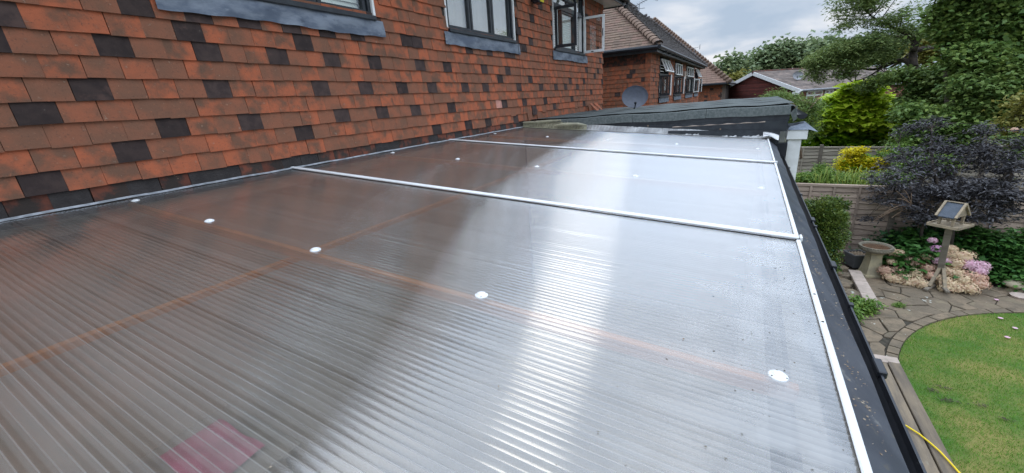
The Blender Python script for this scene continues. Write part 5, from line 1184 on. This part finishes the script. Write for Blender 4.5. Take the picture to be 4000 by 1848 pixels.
for nm, lab, m_, Yd, bls, L, asp, cnt, cat in backs:
    t = plant(nm, bls[0][0], 350, Yd, lab, cat); cr = .55 if Yd > 40 else .3
    o, cc = foliage('crown', [(*q, Yd, max(60, cnt * (q[2] * q[3]) / 2600)) for q in bls], L, asp, m_, t, per=14, cr=cr, cflat=.7)
    c0 = W(bls[0][0], bls[0][1], Y=Yd); branches('trunk', m_bark, t, [([Vector((c0.x, Yd, G)), c0], .25, .06)], cc, r0=.05, nmax=40)
# feathery bush behind the felt roof
Yd = 13.0; t = plant('feathery_bush', 3080, 430, Yd, 'loose feathery green bush behind the corner of the felt roof', 'shrub')
o, cc = foliage('crown', [(3040, 400, 55, 34, Yd, 2400), (3020, 375, 20, 20, Yd, 350), (3110, 440, 70, 45, Yd, 4200), (3150, 420, 45, 36, Yd, 2200), (3080, 385, 30, 20, Yd, 500), (3130, 500, 60, 50, Yd, 2800)], .085, .22, m_mid, t, per=24, cr=.11, flat=.7)
branches('stems', m_twig, t, [(PX([(3130, 620), (3120, 480)], Yd), .03, .01), (PX([(3130, 460), (3180, 405), (3215, 365)], Yd - .3), .012, .006), (PX([(3120, 430), (3140, 445), (3120, 480)], Yd - .4), .01, .006)], cc, r0=.007, nmax=120)
tag(one('white_pole', m_white, None, ('tube', [W(3075, 385, Y=14), W(3135, 352, Y=14)], .014, 6)), 'thin white rail slanting from the bungalow gutter corner', 'rail')
# lime green catalpa-like shrub
Yd = 18.2; t = plant('lime_shrub', 3330, 560, Yd, 'brilliant lime green broad-leaved shrub rising above the far fence', 'shrub')
top = [(3350, 352, 42, 26), (3390, 340, 22, 18), (3300, 400, 60, 32), (3390, 395, 50, 34), (3450, 425, 62, 34), (3500, 455, 40, 40), (3230, 440, 55, 30), (3200, 485, 42, 30), (3330, 440, 80, 34), (3260, 480, 60, 34), (3420, 470, 80, 36)]
low_ = [(3250, 540, 85, 45), (3350, 520, 95, 55), (3460, 520, 75, 50), (3300, 590, 90, 26), (3180, 560, 40, 40)]
o, cc = foliage('crown', [(q[0], q[1], q[2] * 1.1, q[3] * 1.12, Yd - .3, 760 * (q[2] * q[3]) / 1800) for q in top], .30, .75, m_lime, t, per=9, cr=.16, shell=.35, flat=.25, droop=.12, up_bias=.85, cflat=.35)
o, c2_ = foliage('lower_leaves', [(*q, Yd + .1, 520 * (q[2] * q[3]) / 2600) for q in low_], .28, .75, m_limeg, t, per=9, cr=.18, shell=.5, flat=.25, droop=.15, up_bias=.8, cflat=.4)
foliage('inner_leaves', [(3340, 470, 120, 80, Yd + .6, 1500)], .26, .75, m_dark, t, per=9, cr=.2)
branches('stems', m_bark, t, [([Vector((W(3330, 500, Y=Yd).x, Yd, G)), W(3330, 500, Y=Yd)], .06, .03)], np.concatenate([cc, c2_]), r0=.014, nmax=80)
# golden choisya in front of the far fence
Yd = 14.2; t = plant('golden_shrub', 3380, 690, Yd, 'bright yellow shrub in front of the far fence', 'shrub')
o, cc = foliage('crown', [(*q, Yd, 560 * (q[2] * q[3]) / 900) for q in [(3330, 592, 42, 16), (3360, 585, 22, 14), (3300, 635, 34, 24), (3345, 628, 44, 22), (3410, 632, 44, 20), (3450, 640, 38, 20), (3320, 655, 40, 16), (3390, 655, 44, 14), (3470, 592, 16, 8)]], .085, .48, m_yellow, t, per=9, cr=.06, shell=.3, flat=.3, up_bias=.8, cflat=.5)
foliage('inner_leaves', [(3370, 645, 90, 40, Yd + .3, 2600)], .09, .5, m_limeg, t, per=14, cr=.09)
branches('stems', m_bark, t, [([Vector((W(3370, 690, Y=Yd).x, Yd, G)), W(3370, 660, Y=Yd)], .04, .02)], cc, r0=.008, nmax=50)
# strap-leaved plants and ground cover between the two fences
def straps(name, spots, H, L, m_, parent, n, wd=.012, zb=G):
    V = []; F = []; RN = []
    for (x, y) in spots:
        for k in range(n):
            a = random.uniform(0, 6.28); h = H * random.uniform(.6, 1.1); l = L * random.uniform(.5, 1.2); q = len(V); px_, py_ = x + random.gauss(0, .05), y + random.gauss(0, .05); c_, s_ = math.cos(a), math.sin(a); w_ = wd * random.uniform(.6, 1.2)
            for i in range(6):
                t_ = i / 5; rr_ = l * t_; z = zb + h * (1 - (1 - t_ * 1.35) ** 2) ; ww = w_ * (1 - t_ ** 2 * .95)
                V += [(px_ + c_ * rr_ - s_ * ww, py_ + s_ * rr_ + c_ * ww, z), (px_ + c_ * rr_ + s_ * ww, py_ + s_ * rr_ - c_ * ww, z)]
            for i in range(5): F.append((q + 2 * i, q + 2 * i + 1, q + 2 * i + 3, q + 2 * i + 2)); RN.append(min(1, random.random()))
    return np_mesh(name, np.array(V), np.array(F), m_, parent, np.array(RN))
for i, (px_, n_) in enumerate(((3205, 34), (3262, 30), (3300, 26), (3345, 44), (3372, 30), (3420, 34))):
    p = W(px_, 715, Y=11.6); t = empty('strap_plant', (p.x, 11.6 + (i % 2) * .3, G), 'arching yellow green strap-leaved plant, %s behind the near fence' % ('far left', 'second from left', 'third from left', 'fourth from left, the widest', 'fifth from left', 'sixth from left')[i], 'plant', 'strap-leaved plants between the fences')
    straps('leaves', [(p.x, t.location.y)], W(px_, 676 + 8 * (i % 3), Y=11.6).z - G, .42, m_gold, t, n_ * 2, .013)
t = plant('leafy_border', 3200, 700, 12.3, 'low green leafy border plants between the two fences', 'plant')
foliage('leaves', [(3150, 700, 50, 24, 11.9, 2600), (3215, 690, 40, 22, 12.2, 1800), (3290, 712, 60, 20, 11.9, 1500), (3210, 660, 16, 26, 12.6, 600), (3330, 700, 60, 20, 12.6, 1500), (3480, 700, 80, 30, 12.4, 2600), (3620, 640, 120, 40, 12.9, 3600), (3520, 590, 80, 24, 13.5, 1500)], .07, .5, m_weed, t, per=20, cr=.07)
foliage('stems', [(3220, 760, 110, 40, 12.2, 900)], .3, .06, m_weed, t, per=10, cr=.1, flat=2)
# black elder sprawling over the fence
t = plant('black_elder', 3780, 900, 10.2, 'sprawling black-leaved elder shrub covering the fence behind the bird table', 'shrub')
eb = [(3430, 770, 62, 22, 10.25, 620), (3500, 700, 110, 50, 10.1, 2500), (3560, 620, 110, 50, 10.7, 2500), (3650, 560, 90, 40, 10.9, 1700), (3620, 480, 90, 26, 11.2, 900), (3540, 500, 60, 26, 11.3, 600), (3700, 640, 120, 60, 10.6, 3600), (3830, 600, 110, 60, 10.6, 3600), (3940, 660, 90, 70, 10.4, 3600), (3640, 740, 110, 50, 10.1, 3300), (3780, 740, 120, 55, 10.0, 4300),
      (3930, 760, 100, 60, 9.9, 3800), (3560, 800, 90, 40, 9.9, 2300), (3600, 850, 70, 25, 9.8, 1400), (3860, 830, 120, 40, 9.8, 3300), (3420, 850, 50, 14, 10.1, 380), (3840, 510, 60, 30, 11.0, 900), (3990, 560, 40, 50, 10.8, 700), (3720, 850, 60, 26, 9.8, 900)]
o, cc = foliage('crown', [(*q[:5], q[5] * .37) for q in eb], .085, .24, m_elder, t, per=22, cr=.075, shell=.45, flat=.45, droop=.25, cflat=.32)
lines = [(smooth_line([Vector((W(3740, 900, Y=9.9).x, 9.95, G)), W(3720, 880, Y=9.9), W(3680, 760, Y=10.1), W(3640, 620, Y=10.6), W(3640, 500, Y=11.1)]), .05, .012), (smooth_line([W(3720, 880, Y=9.9), W(3640, 860, Y=9.9), W(3560, 780, Y=10.1), W(3480, 740, Y=10.1)]), .03, .008),
         (smooth_line([W(3720, 880, Y=9.9), W(3800, 760, Y=10.1), W(3850, 600, Y=10.6)]), .035, .01), (smooth_line([W(3605, 960, Y=9.9), W(3600, 900, Y=9.95), W(3630, 820, Y=10)]), .03, .02), (smooth_line([W(3800, 760, Y=10.1), W(3900, 700, Y=10.2), W(3990, 660, Y=10.2)]), .02, .008),
         (smooth_line([W(3680, 760, Y=10.1), W(3560, 660, Y=10.5), W(3510, 560, Y=11)]), .018, .006)]
branches('stems', m_bark, t, lines, cc, r0=.008, nmax=260)
t2 = plant('bare_branch', 3540, 900, 9.7, 'bare pale brown broken branch fanning out before the near fence', 'branch')
tl = []
root = W(3560, 800, Y=9.8)
for (x, y) in ((3400, 870), (3415, 855), (3440, 840), (3455, 830), (3470, 800), (3450, 790), (3505, 775), (3530, 740), (3500, 745), (3560, 755), (3430, 820), (3480, 852)):
    e_ = W(x, y, Y=9.65 + random.uniform(-.15, .15)); tl.append((smooth_line([root, (root * .5 + e_ * .5) + Vector((0, 0, random.uniform(-.02, .05))), e_], 3), .009, .003))
branches('twigs', m_twig, t2, tl)
# clipped box hedge
t = plant('box_hedge', 3230, 1030, 9.3, 'clipped box hedge with a rounded top against the near fence', 'hedge')
hb = [(3215, 850, 72, 62, 9.15, 5200, .7), (3240, 900, 66, 80, 9.05, 5600, .7), (3220, 965, 56, 70, 8.9, 3600, .7), (3245, 800, 55, 28, 9.35, 1700), (3170, 820, 40, 40, 9.3, 1600), (3225, 1040, 40, 40, 8.8, 1200)]
o, cc = foliage('leaves', hb, .042, .55, m_hedge, t, per=14, cr=.035, shell=.16, flat=.6, up_bias=.5, cflat=.9, out=.9)
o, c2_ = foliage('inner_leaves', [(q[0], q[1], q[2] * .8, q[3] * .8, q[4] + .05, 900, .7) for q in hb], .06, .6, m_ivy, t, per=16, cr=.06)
branches('stems', m_twig, t, [([Vector((W(3225, 950, Y=9.1).x, 9.2, G)), W(3225, 930, Y=9.1)], .03, .015)], c2_, r0=.006, nmax=50)
# hydrangea with every flower head a part
hy = plant('hydrangea', 3640, 1090, 9.3, 'hydrangea with cream, peach and pink mophead flowers behind the bird table post', 'shrub')
def on_bush(x, y, Yd): return W(x, y, Y=Yd)
o, cc = foliage('leaves', [(3500, 1030, 75, 45, 9.75, 500), (3560, 1000, 90, 50, 9.8, 800), (3620, 955, 60, 45, 9.95, 560), (3700, 1010, 100, 50, 9.85, 800), (3790, 1050, 60, 40, 9.7, 450), (3640, 1070, 150, 30, 9.65, 800), (3560, 930, 40, 26, 10.0, 260), (3440, 1070, 40, 20, 9.55, 160), (3530, 1010, 50, 14, 9.3, 90), (3600, 985, 40, 20, 9.4, 90), (3590, 1040, 50, 14, 9.25, 60), (3750, 1050, 60, 16, 9.3, 60), (3560, 1060, 40, 10, 9.15, 40)], .125, .68, m_hydl, hy, per=8, cr=.07, flat=.25, droop=.15, up_bias=.85, out=.4, zmin=G + .03)
branches('stems', m_twig, hy, [([Vector((p_.x, p_.y + .25, G)), p_ + Vector((0, .15, .1))], .012, .008) for p_ in [on_bush(x, 1090, 9.4) for x in (3470, 3540, 3600, 3700, 3780)]], cc, r0=.005, nmax=50)
heads = [(3483, 985, 19, 0, 'c'), (3512, 990, 17, 0, 'c'), (3482, 1023, 15, 0, 'c'), (3560, 1022, 23, 1, 'p'), (3617, 1005, 18, 0, 'g'), (3460, 1058, 24, 0, 'p'), (3478, 1085, 22, 0, 'c'), (3508, 1060, 21, 0, 'p'), (3500, 1092, 22, 0, 'c'), (3535, 1085, 24, 0, 'c'), (3573, 1070, 25, 0, 'c'), (3580, 1100, 26, 0, 'c'), (3605, 1112, 22, 0, 'c'), (3548, 1105, 20, 0, 'c'),
         (3643, 940, 13, 3, 'k'), (3662, 977, 20, 4, 'm'), (3668, 1022, 18, 3, 'k'), (3700, 1022, 15, 3, 'k'), (3625, 1048, 22, 0, 'p'), (3637, 1077, 22, 0, 'p'), (3713, 975, 20, 0, 'c'), (3722, 1000, 22, 0, 'g'), (3760, 1005, 34, 0, 'g'), (3738, 1030, 26, 0, 'g'), (3788, 1035, 27, 3, 'k'), (3835, 1040, 21, 3, 'k'), (3825, 1060, 20, 3, 'k'), (3700, 1060, 22, 0, 'c'), (3735, 1068, 24, 0, 'c'), (3792, 1080, 24, 0, 'p'), (3762, 1095, 25, 0, 'c'),
         (3690, 1100, 24, 0, 'c'), (3712, 1112, 26, 0, 'c'), (3743, 1128, 22, 0, 'g'), (3788, 1128, 26, 0, 'c'), (3830, 1085, 17, 3, 'p'), (3832, 1112, 22, 0, 'p'), (3695, 1128, 20, 0, 'c'), (3675, 1085, 18, 0, 'c')]
fm = {'c': m_fcream, 'p': m_fpeach, 'k': m_fpink, 'm': m_fmag, 'g': m_fcream}
hl = {'p': 'peach pink mophead flower', 'k': 'pink mophead flower', 'm': 'magenta mophead flower'}
for (x, y, r_, _, c_) in heads:
    Yd = 8.93 + (1128 - y) * .0033; c = on_bush(x, y, Yd); c.z = max(c.z, G + .07); R0_ = r_ * .0049
    n = 210; v = unit(rng.normal(0, 1, (n, 3))); v[:, 2] = np.where(v[:, 2] < -.55, -v[:, 2], v[:, 2])
    P = np.array(c) + v * R0_ * np.array([1.08, 1.0, .78]) * rng.uniform(.80, 1.12, (n, 1)); tang = unit(np.cross(v, rng.normal(0, 1, (n, 3)))); bt_ = np.cross(v, tang); s_ = .015
    V = np.stack([P - tang * s_, P + bt_ * s_ * .9 + v * .003, P + tang * s_, P - bt_ * s_ * .9 + v * .003], 1).reshape(-1, 3)
    kk = np.array([[[R0_ * .78 * math.cos(a) * math.cos(e_), R0_ * .72 * math.sin(a) * math.cos(e_), R0_ * .56 * math.sin(e_)] for a in np.linspace(0, 2 * np.pi, 11)[:-1]] for e_ in np.linspace(-1.5, 1.5, 7)]).reshape(-1, 3) + np.array(c)
    kf = [(len(V) + i * 10 + j, len(V) + i * 10 + (j + 1) % 10, len(V) + (i + 1) * 10 + (j + 1) % 10, len(V) + (i + 1) * 10 + j) for i in range(6) for j in range(10)]
    FF = np.concatenate([np.arange(len(V)).reshape(-1, 4), np.array(kf)]); V = np.concatenate([V, kk]); n = len(FF)
    o = np_mesh('flower_head', V, FF, fm[c_], hy, rng.random(n))
    if c_ in hl: o['label'] = hl[c_]
# dark glossy shrubs behind and right of the hydrangea
t = plant('glossy_shrub', 3890, 1130, 9.5, 'dark glossy-leaved shrub in deep shade right of the hydrangea', 'shrub')
foliage('leaves', [(3870, 950, 70, 60, 10.0, 900), (3960, 960, 80, 70, 9.9, 1300), (3900, 1010, 80, 50, 9.9, 900), (3980, 1040, 60, 60, 9.7, 900), (3780, 930, 60, 50, 10.1, 700), (3890, 1095, 34, 18, 9.5, 90), (3985, 1105, 30, 26, 9.3, 110)], .085, .7, m_hydl, t, per=9, cr=.06, flat=.25, up_bias=.85, out=.3, zmin=G + .04)
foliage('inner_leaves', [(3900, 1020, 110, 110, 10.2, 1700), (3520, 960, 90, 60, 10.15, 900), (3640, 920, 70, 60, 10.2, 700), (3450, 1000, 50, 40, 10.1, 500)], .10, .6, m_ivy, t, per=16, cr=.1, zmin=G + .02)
branches('stems', m_bark, t, [([W(3900, 1120, Y=9.9), W(3900, 1000, Y=10)], .02, .01)], None)
for (x, y, Yd, cnt, nm, lab) in ((3345, 1190, 8.0, 900, 'leafy_weed', 'bright green leafy weed clump spilling over the end of the low wall'), (3320, 1230, 7.6, 800, 'leafy_weed', 'leafy weed beside the gutter below the low stone wall'), (3395, 1200, 7.85, 420, 'leafy_weed', 'flat green weeds spreading on to the paving from the wall foot')):
    t = empty(nm, (W(x, y, Z=G).x, W(x, y, Z=G).y, G), lab, 'plant', 'weeds along the low wall'); p = W(x, y, Z=G + .12)
    foliage('leaves', [(x, y, 42, 34, p.y, cnt)], .065, .42, m_weed, t, per=10, cr=.04, flat=.5, zmin=G + .01)
t = empty('paving_weed', (W(3512, 1195, Z=G).x, W(3512, 1195, Z=G).y, G), 'small tuft of bright green moss-like weed growing between paving stones', 'plant')
p = W(3512, 1195, Z=G + .03); foliage('leaves', [(3512, 1195, 22, 12, p.y, 500)], .022, .5, m_weed, t, per=10, cr=.02, zmin=G + .015)
t = empty('wall_plants', (5.2, 9.6, G), 'small green plants at the fence foot behind the grey planter', 'plant')
foliage('leaves', [(3340, 1000, 40, 16, 9.95, 300), (3400, 990, 40, 20, 10.0, 320), (3430, 1060, 40, 30, 9.55, 420)], .07, .4, m_hydl, t, per=10, cr=.05, zmin=G + .02)
# dark tufts and soil marks on the lawn
pts = []
for (x, y) in ((3680, 1515), (3640, 1528), (3830, 1585), (3720, 1570), (3690, 1565), (3930, 1640)):
    q_ = W(x, y, Z=G + .02)
    for _ in range(26): pts.append((q_.x + random.gauss(0, .035), q_.y + random.gauss(0, .018), G + .034))
scatter('worm_casts', m_soil, pts, .006, .015, label='dark soil marks scattered on the lawn', cat='soil')
# hedge line and woodland far behind so the horizon is closed
hz = empty('hedgerow', (20, 75, G), 'far green hedge line closing the view behind the houses', 'hedge')
foliage('foliage', [(2500 + i * 75, 345 - i * 3, 60, 26, 75, 700) for i in range(-4, 24)], .7, .7, m_far, hz, per=14, cr=.8)
